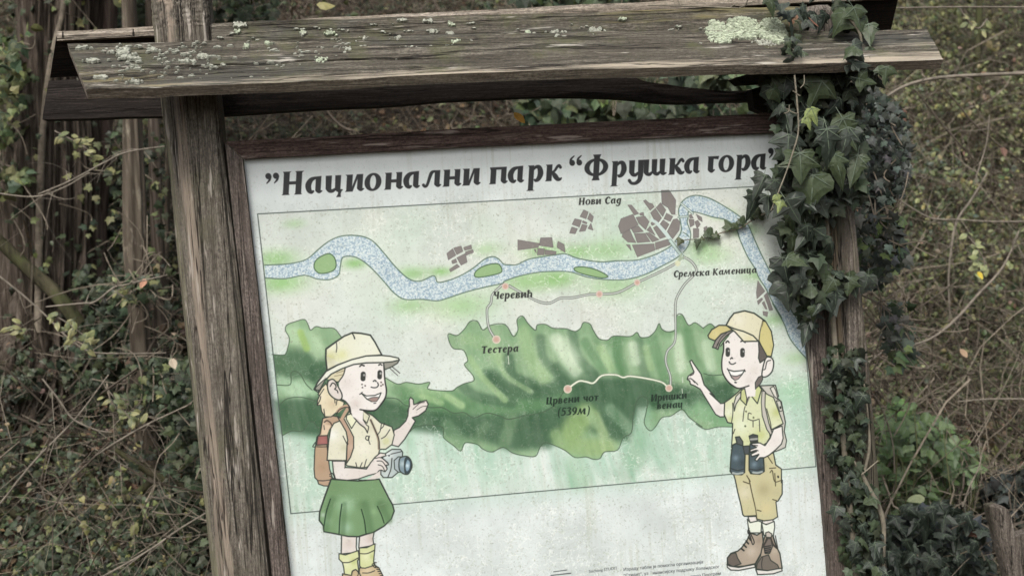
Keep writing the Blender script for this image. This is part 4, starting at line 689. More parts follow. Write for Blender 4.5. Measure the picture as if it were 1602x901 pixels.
# ------------------------------------------------------------------ the notice board and its little roof
BASE = W(850, 600, 0.0); BASE[2] = 0.0
board = empty('notice_board', BASE, 'weathered wooden board with plank roof and a printed map with two drawn hikers', 'notice board')
def plane_px(P3):
    """function that takes pixels to the plane through three world points"""
    a, b_, c_ = [np.asarray(p) for p in P3]; n = np.cross(b_ - a, c_ - a)
    def f(px, py):
        d = rays([(px, py)])[0]; return CAMP + d * (np.dot(a - CAMP, n) / np.dot(d, n))
    return f, n / np.linalg.norm(n)
def plank(name, top, bot, thick, mat, nxs=110, nv=9, rag=.004, warp=.003, seed=0, crack=None, matedge=None, raglow=1.0, backdir=None, wearf=None):
    """a plank face between two world polylines (top and bottom edges), given thickness behind it, uneven edges and surface"""
    T = catmull(top, nxs) if len(top) > 2 else np.array([top[0] + (top[1] - top[0]) * q for q in np.linspace(0, 1, nxs)])
    B = catmull(bot, nxs) if len(bot) > 2 else np.array([bot[0] + (bot[1] - bot[0]) * q for q in np.linspace(0, 1, nxs)])
    u = np.linspace(0, 1, nxs); n = np.cross(T[-1] - T[0], B[0] - T[0]); n /= np.linalg.norm(n)
    if np.dot(n, CAMP - T[0]) < 0: n = -n
    if backdir is not None: n = -np.asarray(backdir) / np.linalg.norm(backdir)
    vs = list(np.linspace(0, 1, nv))
    if crack: vs = sorted(vs + [crack[2] - .02, crack[2], crack[2] + .02])
    L = np.linalg.norm(T[-1] - T[0]); V = []
    for v in vs:
        e = (B - T) / np.linalg.norm(B - T, axis=1)[:, None]
        P = T + (B - T) * v
        jag = (fbm(u * L * 14, np.full(nxs, v * 3.3 + seed), 3, seed + 3) - .5)
        amp = rag * (raglow if v == 1 else (1 if v == 0 else .25))
        P = P + e * (jag * 2 * amp)[:, None]
        d = (fbm(u * L * 7, np.full(nxs, v * 9.0 + seed), 4, seed + 7) - .5) * 2 * warp
        if crack and abs(v - crack[2]) < .001: d = d - .012 * np.clip(np.minimum(u - crack[0], crack[1] - u) * 30, 0, 1)
        if crack and abs(v - crack[2]) < .03:
            P = P + e * ((fbm(u * L * 9, np.zeros(nxs), 3, 77) - .5) * .02)[:, None]
        V.append(P + n * d[:, None])
    V = np.array(V); k = len(vs); WR = np.zeros((k, nxs, 2)) if wearf is None else np.array([wearf(u, v) for v in vs])
    back = np.array([V[0] - n * thick, V[-1] - n * thick])
    allV = np.concatenate([V.reshape(-1, 3), back.reshape(-1, 3)]); I = np.arange(k * nxs).reshape(k, nxs); J = np.arange(2 * nxs).reshape(2, nxs) + k * nxs
    F = []; mi = []
    q = np.stack([I[:-1, :-1], I[1:, :-1], I[1:, 1:], I[:-1, 1:]], -1).reshape(-1, 4); F.append(q); mi += [0] * len(q)
    for a, b_ in ((J[0], I[0]), (I[-1], J[1]), (J[1], J[0])):
        q = np.stack([a[:-1], b_[:-1], b_[1:], a[1:]], -1); F.append(q); mi += [1 if matedge and a is not J[1] else 0] * len(q)
    F = np.vstack(F); me0 = [tuple(f) for f in F]
    me0 += [tuple(list(I[:, 0]) + [J[1, 0], J[0, 0]])[::-1], tuple(list(I[:, -1]) + [J[1, -1], J[0, -1]])]; mi += [1 if matedge else 0] * 2
    me = bpy.data.meshes.new(name); me.from_pydata(allV.tolist(), [], [tuple(int(i) for i in f) for f in me0])
    me.materials.append(mat);
    if matedge: me.materials.append(matedge)
    me.polygons.foreach_set('material_index', mi); me.update()
    at = me.color_attributes.new('Col', 'FLOAT_COLOR', 'POINT'); cc = np.zeros((len(allV), 4), np.float32); cc[:k * nxs, :2] = WR.reshape(-1, 2); at.data.foreach_set('color', cc.ravel())
    return me
# posts: hewn, eight sided, following the slightly leaning axis
def post(name, leftpts, rightpts, Yf, depth, sec, mat, parent, top_round=None, seed=0, n=46, wearf=None):
    """leftpts / rightpts: silhouette pixels at the depth of the post's widest section"""
    Yc = Yf + depth * .45; Lp = Ws(leftpts, Yc); Rp = Ws(rightpts, Yc)
    Lp = np.array([Lp[0] + (Lp[-1] - Lp[0]) * q for q in [0]]) if False else Lp
    L = np.array([[np.interp(q, np.linspace(0, 1, len(Lp)), Lp[:, i]) for i in range(3)] for q in np.linspace(0, 1, n)])
    R = np.array([[np.interp(q, np.linspace(0, 1, len(Rp)), Rp[:, i]) for i in range(3)] for q in np.linspace(0, 1, n)])
    m_ = len(sec); V = []
    for k in range(n):
        c = (L[k] + R[k]) / 2; hw = np.linalg.norm(R[k] - L[k]) / 2; s = 1.0
        if top_round is not None and k < len(top_round): s = top_round[k]
        for j, (sx, sy) in enumerate(sec):
            w = 1 + .05 * (vnoise(k * .35 + j * 7.7, seed + j * 1.3, seed) - .5)
            V.append((c[0] + sx * hw * s * w, Yf + depth * (.5 + .5 * sy * s * w), c[2]))
    V = np.array(V); I = np.arange(n * m_).reshape(n, m_); F = []
    for k in range(n - 1):
        for j in range(m_): F.append((I[k, j], I[k + 1, j], I[k + 1, (j + 1) % m_], I[k, (j + 1) % m_]))
    F.append(tuple(I[0])); F.append(tuple(I[-1][::-1]))
    me = bpy.data.meshes.new(name); me.from_pydata(V.tolist(), [], [tuple(int(i) for i in f) for f in F]); me.materials.append(mat); me.update()
    at = me.color_attributes.new('Col', 'FLOAT_COLOR', 'POINT'); cc = np.zeros((len(V), 4), np.float32)
    if wearf: cc[:, :2] = [wearf(k, n, sx, sy) for k in range(n) for sx, sy in sec]
    at.data.foreach_set('color', cc.ravel())
    return link(name, me, parent)
def edge_noise_sec(base, sub=3):
    out = []
    for i in range(len(base)):
        a = np.array(base[i]); b_ = np.array(base[(i + 1) % len(base)])
        for q in range(sub): out.append(tuple(a + (b_ - a) * q / sub))
    return out
SEC = edge_noise_sec([(-1, .15), (-.88, -.35), (-.30, -.92), (-.1, -1), (.82, -1), (1, -.75), (1, .8), (.8, 1), (-.8, 1), (-1, .8)], 6)
def below(p, q, z):
    """extend the pixel line p-q downward to height z at the board plane"""
    a = W(*p); b_ = W(*q); k = (z - a[2]) / (b_[2] - a[2]); return a + (b_ - a) * k
def px_of(P):
    d = np.asarray(P) - CAMP; return (CXP + FPX * (d @ R_) / (d @ F_), CYP - FPX * (d @ U_) / (d @ F_))
lb = px_of(below((250, 145), (331, 901), -.1)); rb = px_of(below((346, 145), (425, 901), -.1))
post('post', [(234, -8), (239, 50), lb], [(328, -8), (333, 50), rb], -.028, .12, SEC, M_post, board, top_round=[.55, .80, .92, .98], seed=3, n=90, wearf=lambda k, n, sx, sy: (math.exp(-((sx + .42 + .25 * (vnoise(k * .11, 3.3, 5) - .5)) / .24) ** 2) * 1.0 + (.45 if k < 12 else 0) if sy < 0 else 0, .75 if (sx < -.72 and sy < .3) else 0))
lb = px_of(below((1272, 320), (1322, 901), -.1)); rb = px_of(below((1325, 320), (1378, 901), -.1))
post('post', [(1246, 12), (1272, 320), lb], [(1300, 12), (1325, 320), rb], -.02, .11, SEC, M_postr, board, top_round=[.6, .9, .99], seed=11, n=60, wearf=lambda k, n, sx, sy: (math.exp(-((sx + .5) / .3) ** 2) * (.9 if k > n * .35 else .2), 0))
# printed panel
PANEL = Ws([(381, 246), (1234, 206), (1300, 905), (456, 905)], 0.0)
lowL = PANEL[3] + (PANEL[3] - PANEL[0]) * .12; lowR = PANEL[2] + (PANEL[2] - PANEL[1]) * .12
mt, t, b = newmat('printed_panel'); uvn = nd(t, 'ShaderNodeUVMap'); im = nd(t, 'ShaderNodeTexImage'); im.image = pimg; im.interpolation = 'Cubic'; im.extension = 'EXTEND'
t.links.new(uvn.outputs[0], im.inputs['Vector']); t.links.new(im.outputs[0], b.inputs['Base Color']); b.inputs['Roughness'].default_value = .42; b.inputs['Specular IOR Level'].default_value = .35
bp = nd(t, 'ShaderNodeBump'); bp.inputs['Strength'].default_value = .12; bp.inputs['Distance'].default_value = .002; t.links.new(noise(t, objvec(t), 14, 3), bp.inputs['Height']); t.links.new(bp.outputs[0], b.inputs['Normal'])
Q = np.array([PANEL[0], PANEL[1], lowR, lowL]); Qb = Q + np.array([0, .006, 0])
VV = np.vstack([Q, Qb]); uv = np.stack([(VV[:, 0] - PX0) * TS / TW, 1 - (PZ1 - (VV[:, 2] - TOPZ)) * TS / TH], -1)
link('panel', mesh_np('panel', VV, [(0, 3, 2, 1), (4, 5, 6, 7), (0, 1, 5, 4), (1, 2, 6, 5), (2, 3, 7, 6), (3, 0, 4, 7)], mt, uv=uv), board)
# frame: top rail and two stiles in front of the panel
def ext(p, q, f): return (q[0] + (q[0] - p[0]) * f, q[1] + (q[1] - p[1]) * f)
YF = -.018
link('frame_rail', plank('frame_rail', Ws([(353, 222), (700, 203), (1235, 176)], YF), Ws([(381, 248.5), (700, 231.5), (1235, 205.5)], YF), .034, M_frame, nv=4, rag=.0012, warp=.0008, seed=2, backdir=(0, 1, 0)), board)
link('frame_stile', plank('frame_stile', Ws([(352, 223), ext((352, 223), (426, 901), .14)], YF - .002), Ws([(379.5, 249), ext((379.5, 249), (453, 901), .14)], YF - .002), .034, M_framev, nv=4, rag=.0012, warp=.001, seed=5, backdir=(0, 1, 0)), board)
link('frame_stile', plank('frame_stile', Ws([(1236, 206), ext((1236, 206), (1297.5, 901), .14)], YF), Ws([(1262, 195), ext((1262, 195), (1325, 901), .14)], YF), .034, M_framev, nv=4, rag=.0015, warp=.001, seed=6, backdir=(0, 1, 0)), board)
# dark beam hanging under the roof behind the post, rotted thin towards its right end
def prism(name, pts, Y, depth, mat, parent=board, **kw):
    P = Ws(pts, Y); n = len(P); Qb = P + np.array([0, depth, 0]); V = np.vstack([P, Qb])
    F = [tuple(range(n))[::-1], tuple(range(n, 2 * n))] + [(i, (i + 1) % n, n + (i + 1) % n, n + i) for i in range(n)]
    me = bpy.data.meshes.new(name); me.from_pydata(V.tolist(), [], F); me.materials.append(mat); me.update()
    return link(name, me, parent, **kw)
bt = [(76, 126), (130, 124), (250, 120), (400, 112), (600, 100), (800, 92), (960, 90), (985, 112), (1000, 124), (1030, 131), (1090, 138), (1140, 143), (1178, 141)]
bb = [(66, 187), (200, 183), (343, 180), (500, 170), (600, 166), (693, 158), (760, 155), (860, 151), (967, 153), (1046, 160), (1100, 160), (1150, 158), (1180, 158)]
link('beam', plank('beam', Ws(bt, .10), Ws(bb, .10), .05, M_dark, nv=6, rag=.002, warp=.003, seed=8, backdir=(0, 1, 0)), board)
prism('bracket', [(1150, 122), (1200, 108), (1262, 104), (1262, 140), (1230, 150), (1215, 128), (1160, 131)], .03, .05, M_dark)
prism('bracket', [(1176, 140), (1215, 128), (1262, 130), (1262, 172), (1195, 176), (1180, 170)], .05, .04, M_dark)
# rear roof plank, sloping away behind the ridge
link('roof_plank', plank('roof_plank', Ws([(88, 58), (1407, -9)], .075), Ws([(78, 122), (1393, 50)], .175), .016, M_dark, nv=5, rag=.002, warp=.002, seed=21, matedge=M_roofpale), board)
link('ridge_strip', plank('ridge_strip', Ws([(89, 56.5), (1408, -12)], .068), Ws([(89, 64), (1406, -3)], .068), .02, M_roofpale, nv=3, rag=.0015, warp=.001, seed=22, backdir=(0, 1, 0)), board)
# front roof planks: the upper one starts right of the post, the lower one runs past both posts
up = link('roof_plank', plank('roof_plank', Ws([(331, 37), (500, 31), (640, 27), (800, 23), (920, 20), (1050, 15), (1262, 12)], -.032), Ws([(331, 74), (700, 64), (1262, 54)], -.052), .018, M_roof, nv=7, rag=.0035, warp=.003, seed=31, matedge=M_dark, wearf=lambda u, v: np.stack([u * 0, np.clip(1.2 - v * 1.6, 0, 1) * np.clip((u - .55) * 6, 0, 1) * .85], -1)), board)
TOPL = [(105, 68, -.060), (240, 67, -.060), (331, 65, -.060), (430, 63, -.060), (640, 57, -.060), (840, 52, -.060), (1060, 49, -.060), (1300, 50, -.060), (1450, 45, -.060)]
BOTL = [(134, 140, -.175), (250, 136, -.175), (420, 129, -.175), (640, 119, -.175), (900, 108, -.175), (1100, 104, -.175), (1240, 101, -.175), (1476, 94, -.175)]
lo = link('roof_plank', plank('roof_plank', Ws(TOPL), Ws(BOTL), .024, M_roof, nxs=160, nv=13, rag=.003, warp=.0045, seed=41, crack=(.16, .50, .56), matedge=M_roofpale, raglow=.8,
    wearf=lambda u, v: np.stack([np.clip((v - .70 - .10 * (fbm(u * 9, u * 0, 3, 15) - .5)) / .22, 0, 1) * np.interp(u, [0, .15, .3, 1], [.4, .3, .65, .75]) + np.interp(u, [0, .8, .9, 1], [0, 0, .3, .35]), np.full(len(u), .8) * np.clip(v * 2 - .5, 0, 1) * np.interp(u, [0, .12, .22, 1], [.75, .6, 0, 0])], -1)), board)
# pale bleached lower lip of that plank is its own worn strip of sapwood
lip = [(x, y - 9 - 1.5 * math.sin(x * .013), Y + .012) for x, y, Y in BOTL[2:]]
# lichen crusts
fpl, npl = plane_px([W(105, 68, -.06), W(1450, 45, -.06), W(134, 140, -.175)]); npl = npl if np.dot(npl, CAMP - W(105, 68, -.06)) > 0 else -npl
fup, nup = plane_px([W(331, 37, -.032), W(1262, 12, -.032), W(331, 74, -.052)]); nup = nup if np.dot(nup, CAMP - W(331, 37, -.032)) > 0 else -nup
def pxin(poly, x, y):
    I = False; n = len(poly)
    for i in range(n):
        x1, y1 = poly[i]; x2, y2 = poly[(i + 1) % n]
        if (y1 > y) != (y2 > y) and x < (x2 - x1) * (y - y1) / (y2 - y1) + x1: I = not I
    return I
def crust(name, spots, mat, parent=board, **kw):
    """spots: (px, py, radius m, height m) small irregular domes on the roof planks"""
    mb = MB()
    for x, y, r, h in spots:
        upn = y < (66 - (x - 331) * .016) and x > 331
        f, n = (fup, nup) if upn else (fpl, npl)
        c = f(x, y) + n * (.0045 if name == 'lichen_patch' else .0040); ax = np.array([1.0, 0, 0]); ax -= n * np.dot(ax, n); ax /= np.linalg.norm(ax); ay = np.cross(n, ax)
        k = 9; th = np.linspace(0, 2 * np.pi, k, endpoint=False) + random.random(); rr = r * np.array([random.uniform(.65, 1.3) for _ in range(k)])
        rr = rr * (1 if mat is M_lichen or h > .0012 else 1.3); SX = 1.0 if name == 'lichen_patch' else random.uniform(1.4, 3.2)
        ring = c + np.outer(np.cos(th) * rr * SX, ax) + np.outer(np.sin(th) * rr, ay); inner = c + np.outer(np.cos(th) * rr * .6 * SX, ax) + np.outer(np.sin(th) * rr * .6, ay) + n * h
        V = np.vstack([ring - n * .004, inner, [c + n * h * random.uniform(.5, .9)]])
        F = [(i, (i + 1) % k, k + (i + 1) % k, k + i) for i in range(k)] + [(k + i, k + (i + 1) % k, 2 * k) for i in range(k)]
        mb.add(V, F)
    return link(name, mb.mesh(name, mat), parent, **kw)
c3z = CR(800, 0, 3.004)
for poly, mat, step in ((c3z((905, 150), (940, 100), (990, 110), (1008, 150), (1045, 185), (1030, 205), (980, 215), (930, 200)), M_lichen, 380), (c3z((1008, 150), (1020, 95), (1080, 85), (1140, 100), (1165, 135), (1180, 180), (1130, 188), (1080, 190), (1035, 185)), M_lichen, 480), (c3z((1165, 130), (1190, 95), (1240, 95), (1280, 130), (1305, 205), (1260, 212), (1215, 200), (1175, 180)), M_lichen, 420)):
    xs = [p[0] for p in poly]; ys = [p[1] for p in poly]; sp = []
    while len(sp) < step:
        x, y = random.uniform(min(xs), max(xs)), random.uniform(min(ys), max(ys))
        if pxin(poly, x, y): sp.append((x, y, random.uniform(.0025, .006), random.uniform(.0012, .0038)))
    crust('lichen_patch', sp, mat)
for x, y, w_, h_, mat in [(193, 84, 16, 9, M_lichenw), (128, 77, 8, 3, M_lichenw), (205, 92, 20, 4, M_lichenw), (515, 54, 12, 4, M_lichen), (503, 97, 12, 6, M_lichen), (474, 53, 5, 3, M_lichen), (621, 61, 6, 4, M_lichenw), (713, 68, 9, 4, M_lichen), (706, 39, 6, 3, M_lichen), (704, 54, 6, 3, M_lichenw), (671, 34, 7, 3, M_lichenw), (629, 33, 7, 2, M_lichenw), (931, 50, 13, 7, M_lichenw), (870, 54, 13, 6, M_lichenw), (824, 52, 4, 3, M_lichen), (973, 31, 6, 3, M_lichen), (1095, 74, 6, 4, M_lichenw), (1195, 70, 20, 8, M_lichenw), (240, 80, 14, 3, M_lichenw), (290, 98, 16, 3, M_lichenw), (385, 75, 9, 3, M_lichen), (420, 70, 6, 3, M_lichen), (545, 80, 8, 4, M_lichenw), (570, 62, 8, 3, M_lichenw), (374, 40, 13, 4, M_lichenw), (371, 51, 7, 3, M_lichen), (475, 53, 6, 3, M_lichenw), (320, 90, 14, 3, M_lichenw), (145, 97, 14, 3, M_lichenw), (210, 130, 12, 3, M_lichenw), (720, 90, 5, 4, M_lichenw), (640, 78, 16, 3, M_lichenw), (676, 50, 11, 3, M_lichenw), (160, 123, 10, 3, M_lichenw)]:
    crust('lichen_patch', [(x + random.gauss(0, w_ * .42), y + random.gauss(0, h_ * .42), random.uniform(.0016, .004), random.uniform(.0006, .0014)) for _ in range(int(8 + w_ * h_ * .35))], mat)
sp = []
for _ in range(240):
    x = random.triangular(110, 1230, 200); y = 68 - (x - 105) * .018 + random.uniform(-22 if x > 340 else 4, 62)
    for _ in range(random.choice((1, 1, 2, 3))): sp.append((x + random.gauss(0, 4), y + random.gauss(0, 1), random.uniform(.0007, .0022), .0006))
crust('lichen_specks', sp, M_lichenw, kind='stuff')
# two rusty nails on the ridge strip
for x, y in ((98, 56), (208, 52)):
    V, F = tubes(np.array([[W(x, y + 3, .066), W(x + .5, y - 6, .066)]]), np.array([[.0016, .0016]]), 6); link('nail', mesh_np('nail', V, F, M_dark), board)
# ------------------------------------------------------------------ foliage
def tmpl(half, fold=.22, droop=.18, cy=.42):
    """outline half (x>=0) from base to tip -> verts, tris of a fan, folded along the midrib"""
    half = [(0, 0)] + list(half); L = [(-x, y) for x, y in half[1:-1]][::-1]
    P = half + L; V = [(x, y, -abs(x) * fold - droop * y * y) for x, y in P] + [(0, cy, .03 - droop * cy * cy)]
    n = len(P); return np.array(V, float), np.array([(i, (i + 1) % n, n) for i in range(n)])
T_ivy = tmpl([(.20, -.12), (.50, .02), (.40, .22), (.60, .44), (.28, .50), (.20, .64), (0, 1)])
T_ivy2 = tmpl([(.34, -.14), (.52, .10), (.50, .36), (.30, .52), (0, 1)])
T_low = tmpl([(.36, -.08), (.46, .28), (.22, .52), (0, 1)])
T_ell = tmpl([(.20, .22), (.23, .52), (0, 1)], .3, .15)
T_oval = tmpl([(.30, .18), (.36, .45), (.22, .75), (0, 1)], .3, .2)
T_dead = tmpl([(.22, .12), (.34, .42), (.20, .74), (0, 1)], -.55, -.35)
def unit(a): return a / (np.linalg.norm(a, axis=-1, keepdims=True) + 1e-9)
def leaf_arrays(P, N, D, S, tm):
    """place leaves: positions, normals, tip directions, sizes"""
    N = unit(N); D = unit(D - N * (D * N).sum(1, keepdims=True)); X = np.cross(D, N); V0, F0 = tm
    V = P[:, None] + S[:, None, None] * (V0[None, :, :1] * X[:, None] + V0[None, :, 1:2] * D[:, None] + V0[None, :, 2:] * N[:, None])
    F = F0[None] + (np.arange(len(P)) * len(V0))[:, None, None]
    return V.reshape(-1, 3), F.reshape(-1, 3)
def pal(n, cols, w=None, jit=.18, r=rng):
    cols = np.array(cols, float); i = r.choice(len(cols), n, p=None if w is None else np.array(w) / np.sum(w))
    return cols[i] * (1 + jit * r.standard_normal((n, 1))).clip(.4, 1.7) * (1 + .06 * r.standard_normal((n, 3)))
def cloud(name, P, N, D, S, tm, C, mat, parent=None, **kw):
    V, F = leaf_arrays(np.asarray(P), np.asarray(N), np.asarray(D), np.asarray(S), tm)
    return link(name, mesh_np(name, V, F, mat, col=np.clip(np.repeat(C, len(tm[0]), 0), 0.002, 1)), parent, **kw)
IVYC = [(.036, .052, .028), (.050, .068, .036), (.062, .080, .050), (.030, .040, .024), (.085, .105, .055)]
IVYL = [(.06, .09, .04), (.09, .12, .045), (.045, .07, .04)]
OLIVE = [(.13, .145, .062), (.165, .18, .075), (.10, .12, .055), (.21, .20, .10), (.075, .095, .05)]
YEL = [(.20, .20, .08), (.17, .19, .08), (.23, .21, .09)]
BRN = [(.15, .095, .06), (.10, .068, .045), (.20, .14, .09), (.24, .18, .13), (.07, .05, .035)]
ORG = [(.30, .15, .07), (.24, .12, .06), (.32, .22, .13)]
def pxarr(P):
    d = P - CAMP; z = d @ F_; return CXP + FPX * (d @ R_) / z, CYP - FPX * (d @ U_) / z
def sample_ground(n, y0=1.0, y1=6.3, pad=1.0):
    y = y0 + (y1 - y0) * rng.random(n * 2) ** 1.15; dist = y + 2.66; x = CAMP[0] + dist * .142 + (rng.random(n * 2) - .5) * (dist * .86 + 2 * pad)
    P = np.stack([x, y, ground_z(x, y)], -1)
    u, v = pxarr(P); keep = (u > -260) & (u < 1860) & (v > -220) & (v < 1050)
    hid = (u > 470) & (u < 1180) & (v > 260) & (rng.random(n * 2) < .93)   # far behind the panel only a thin cover is needed
    return P[keep & ~hid][:n]
def ground_cloud(name, n, size, tm, colfn, lift, tilt, mat, y0=1.0, y1=6.3, prob=None, **kw):
    P = sample_ground(n, y0, y1); u, v = pxarr(P)
    if prob is not None:
        k = rng.random(len(P)) < prob(P, u, v); P = P[k]; u = u[k]; v = v[k]
    n = len(P); N = ground_normal(P[:, 0], P[:, 1]) + tilt * rng.standard_normal((n, 3)) + np.array([0, -.25, .1]); D = rng.standard_normal((n, 3)) + np.array([0, -.5, -.7])
    P = P + np.array([0, -.5, .85]) * (lift(P) * rng.random(n) ** 1.3)[:, None]
    S = size[0] + (size[1] - size[0]) * rng.random(n) ** 1.5
    return cloud(name, P, N, D, S, tm, colfn(n, P, u, v), mat, None, kind='stuff', **kw)
clump = lambda P, s=1.1, sd=60: fbm(P[:, 0] * s + 30, P[:, 1] * s + 30, 3, sd)
def ivycol(n, P, u, v):
    c = pal(n, IVYC, [3, 3, 2, 3, 1.2]); y = rng.random(n) < np.where(u > 1350, .62, .12); c[y] = pal(y.sum(), OLIVE + [(.12, .15, .06)]); return c
ground_cloud('ivy_ground_cover', 82000, (.016, .042), T_low, ivycol, lambda P: .04 + .30 * np.clip(clump(P) - .40, 0, 1) * 2, .55, M_ivy, prob=lambda P, u, v: np.clip((clump(P, .9, 61) - .36) * 5 + np.where((u < 350) & (v > 560), .9, 0) + np.where((u > 760) & (u < 1300) & (v < 240), .25, 0), .12, 1) * np.where((u > 40) & (u < 350) & (v < 330), .5, 1))
def litcol(n, P, u, v):
    c = pal(n, BRN, [3, 3, 2, 1.2, 2]); o = (rng.random(n) < np.where((u < 75) & (v > 570) & (v < 710), .75, .03)) ; c[o] = pal(o.sum(), ORG); return c
ground_cloud('green_undergrowth', 62000, (.018, .042), T_oval, lambda n, P, u, v: pal(n, OLIVE + [(.13, .16, .07), (.10, .14, .055)]), lambda P: .03 + .3 * clump(P, 1.6, 66), .7, M_leaf, prob=lambda P, u, v: np.where(u > 1330, np.clip((clump(P, 1.3, 67) - .33) * 5 + np.where(v > 380, .35, 0), .25, 1), .12))
ground_cloud('leaf_litter', 34000, (.015, .045), T_dead, litcol, lambda P: .02 + .03 * clump(P), .7, M_litter, prob=lambda P, u, v: np.where(u > 1350, .5, 1.0))
# dry twigs and grass stalks lying over each other
def ground_twigs(name, n, rad, length, mat, lift, y0=1.0, y1=6.2, up=.35, prob=None, k=6, sides=3):
    P = sample_ground(n, y0, y1)
    if prob is not None: u, v = pxarr(P); P = P[rng.random(len(P)) < prob(P, u, v)]
    n = len(P); P = P + np.array([0, -.4, .9]) * (lift * rng.random(n))[:, None]; nm = ground_normal(P[:, 0], P[:, 1])
    D = rng.standard_normal((n, 3)); D -= nm * (D * nm).sum(1, keepdims=True) * (1 - up); D = unit(D); L = length[0] + (length[1] - length[0]) * rng.random(n) ** 2
    B = unit(rng.standard_normal((n, 3))) * .35; B2 = unit(rng.standard_normal((n, 3))) * .06
    t = np.linspace(0, 1, k); Q = P[:, None] + (L[:, None] * (t - .5))[..., None] * D[:, None] + (L[:, None] * (t - .5) ** 2)[..., None] * B[:, None] + (L[:, None] * np.sin(t * 9))[..., None] * B2[:, None]
    R = (rad[0] + (rad[1] - rad[0]) * rng.random(n) ** 3)[:, None] * np.linspace(1, .45, k)[None]
    V, F = tubes(Q, R, sides); return link(name, mesh_np(name, V, F, mat), None, kind='stuff')
ground_twigs('fallen_twigs', 6500, (.0012, .005), (.12, .7), M_twig, .10, prob=lambda P, u, v: np.where((u < 350) & (v > 560), .45, 1.0))
ground_twigs('dark_twig_tangle', 8000, (.0012, .005), (.2, .9), M_twigd, .45, up=.7, prob=lambda P, u, v: np.where((u < 350) & (v > 560), .5, 1.0))
ground_twigs('dry_grass_stalks', 6500, (.0008, .0018), (.12, .45), simple('dry_grass', (.27, .235, .165), .8, 30, .35), .12, up=.5, prob=lambda P, u, v: np.where((u > 330) & (v < 260), 1.0, .35), k=4)
ground_twigs('thorny_tangle', 7500, (.0012, .0042), (.25, 1.0), M_twig, .55, up=.8, prob=lambda P, u, v: np.where((u > 1300), np.where(v > 380, .5, .75), np.where((u < 350) & (v > 560), .12, .4)))

# ------------------------------------------------------------------ trees and stems on the left, sapling on the right
def barkmat(name, dark, mid, light, pale=None, palam=.6, sx=26, mossc=None):
    mt, t, b = newmat(name)
    g = noise(t, objvec(t, (sx, sx, 2.2)), 1.0, 6, .65, .8); c = ramp(t, g, [(.34, dark), (.5, mid), (.68, light)])
    if pale: c = mixc(t, ramp(t, noise(t, objvec(t, (6, 6, 2)), 1.4, 5, .7), [(palam, (0, 0, 0)), (palam + .08, (1, 1, 1))]), c, mixc(t, .75, c, pale))
    if mossc: c = mixc(t, ramp(t, noise(t, objvec(t), 6, 5, .7), [(.5, (0, 0, 0)), (.64, (.9, .9, .9))]), c, mossc)
    t.links.new(c, b.inputs['Base Color']); b.inputs['Roughness'].default_value = .9; b.inputs['Specular IOR Level'].default_value = .2
    bp = nd(t, 'ShaderNodeBump'); bp.inputs['Strength'].default_value = .8; bp.inputs['Distance'].default_value = .012; t.links.new(g, bp.inputs['Height']); t.links.new(bp.outputs[0], b.inputs['Normal'])
    return mt
M_bark = barkmat('furrowed_bark', (.022, .017, .013), (.075, .060, .047), (.17, .14, .115), sx=70)
M_barkp = barkmat('pale_patched_bark', (.04, .032, .024), (.10, .082, .062), (.20, .17, .13), pale=(.36, .32, .25), palam=.57)
M_barkr = barkmat('reddish_bark', (.03, .021, .017), (.09, .066, .054), (.15, .12, .10))
M_moss = barkmat('mossy_bark', (.022, .020, .012), (.055, .050, .030), (.10, .09, .055), mossc=(.075, .085, .035))
def limb(name, pts, mat, Y=None, parent=None, n=40, sides=14, ridge=0, nr=9, seed=0, **kw):
    """pts: (px, py, half width in px[, Y]) -> a tapered, uneven round limb"""
    A = np.array([(p[0], p[1], p[2], p[3] if len(p) > 3 else Y) for p in pts], float); A = catmull(A, n)
    C = np.array([W(a[0], a[1], a[3]) for a in A]); dist = (C - CAMP) @ F_; Rr = A[:, 2] / FPX * dist
    T = unit(np.gradient(C, axis=0)); ref = np.array([0, 1., 0]) if abs(T[:, 1]).mean() < .7 else np.array([0, 0, 1.]); X = unit(np.cross(T, ref)); Z = np.cross(X, T)
    th = np.arange(sides) * 2 * np.pi / sides; s = np.concatenate([[0], np.cumsum(np.linalg.norm(np.diff(C, axis=0), axis=1))])
    ph = th[None] * nr / (2 * np.pi) + 1.2 * (vnoise(s * 2.2, s * 0, seed)[:, None] - .5); rn = vnoise(ph * 1.0 + seed * 3.3, s[:, None] * 1.1, seed + 1)
    rf = 1 + ridge * (np.abs(rn - .5) * 2 - .5) + .10 * (vnoise(th[None] * 1.5 + seed, s[:, None] * 4 , seed + 2) - .5)
    V = C[:, None] + (Rr[:, None] * rf)[..., None] * (X[:, None] * np.cos(th)[None, :, None] + Z[:, None] * np.sin(th)[None, :, None])
    I = np.arange(n * sides).reshape(n, sides); F = np.stack([I[:-1], np.roll(I[:-1], -1, 1), np.roll(I[1:], -1, 1), I[1:]], -1).reshape(-1, 4)
    return link(name, mesh_np(name, V.reshape(-1, 3), F, mat, smooth=True), parent, **kw), C
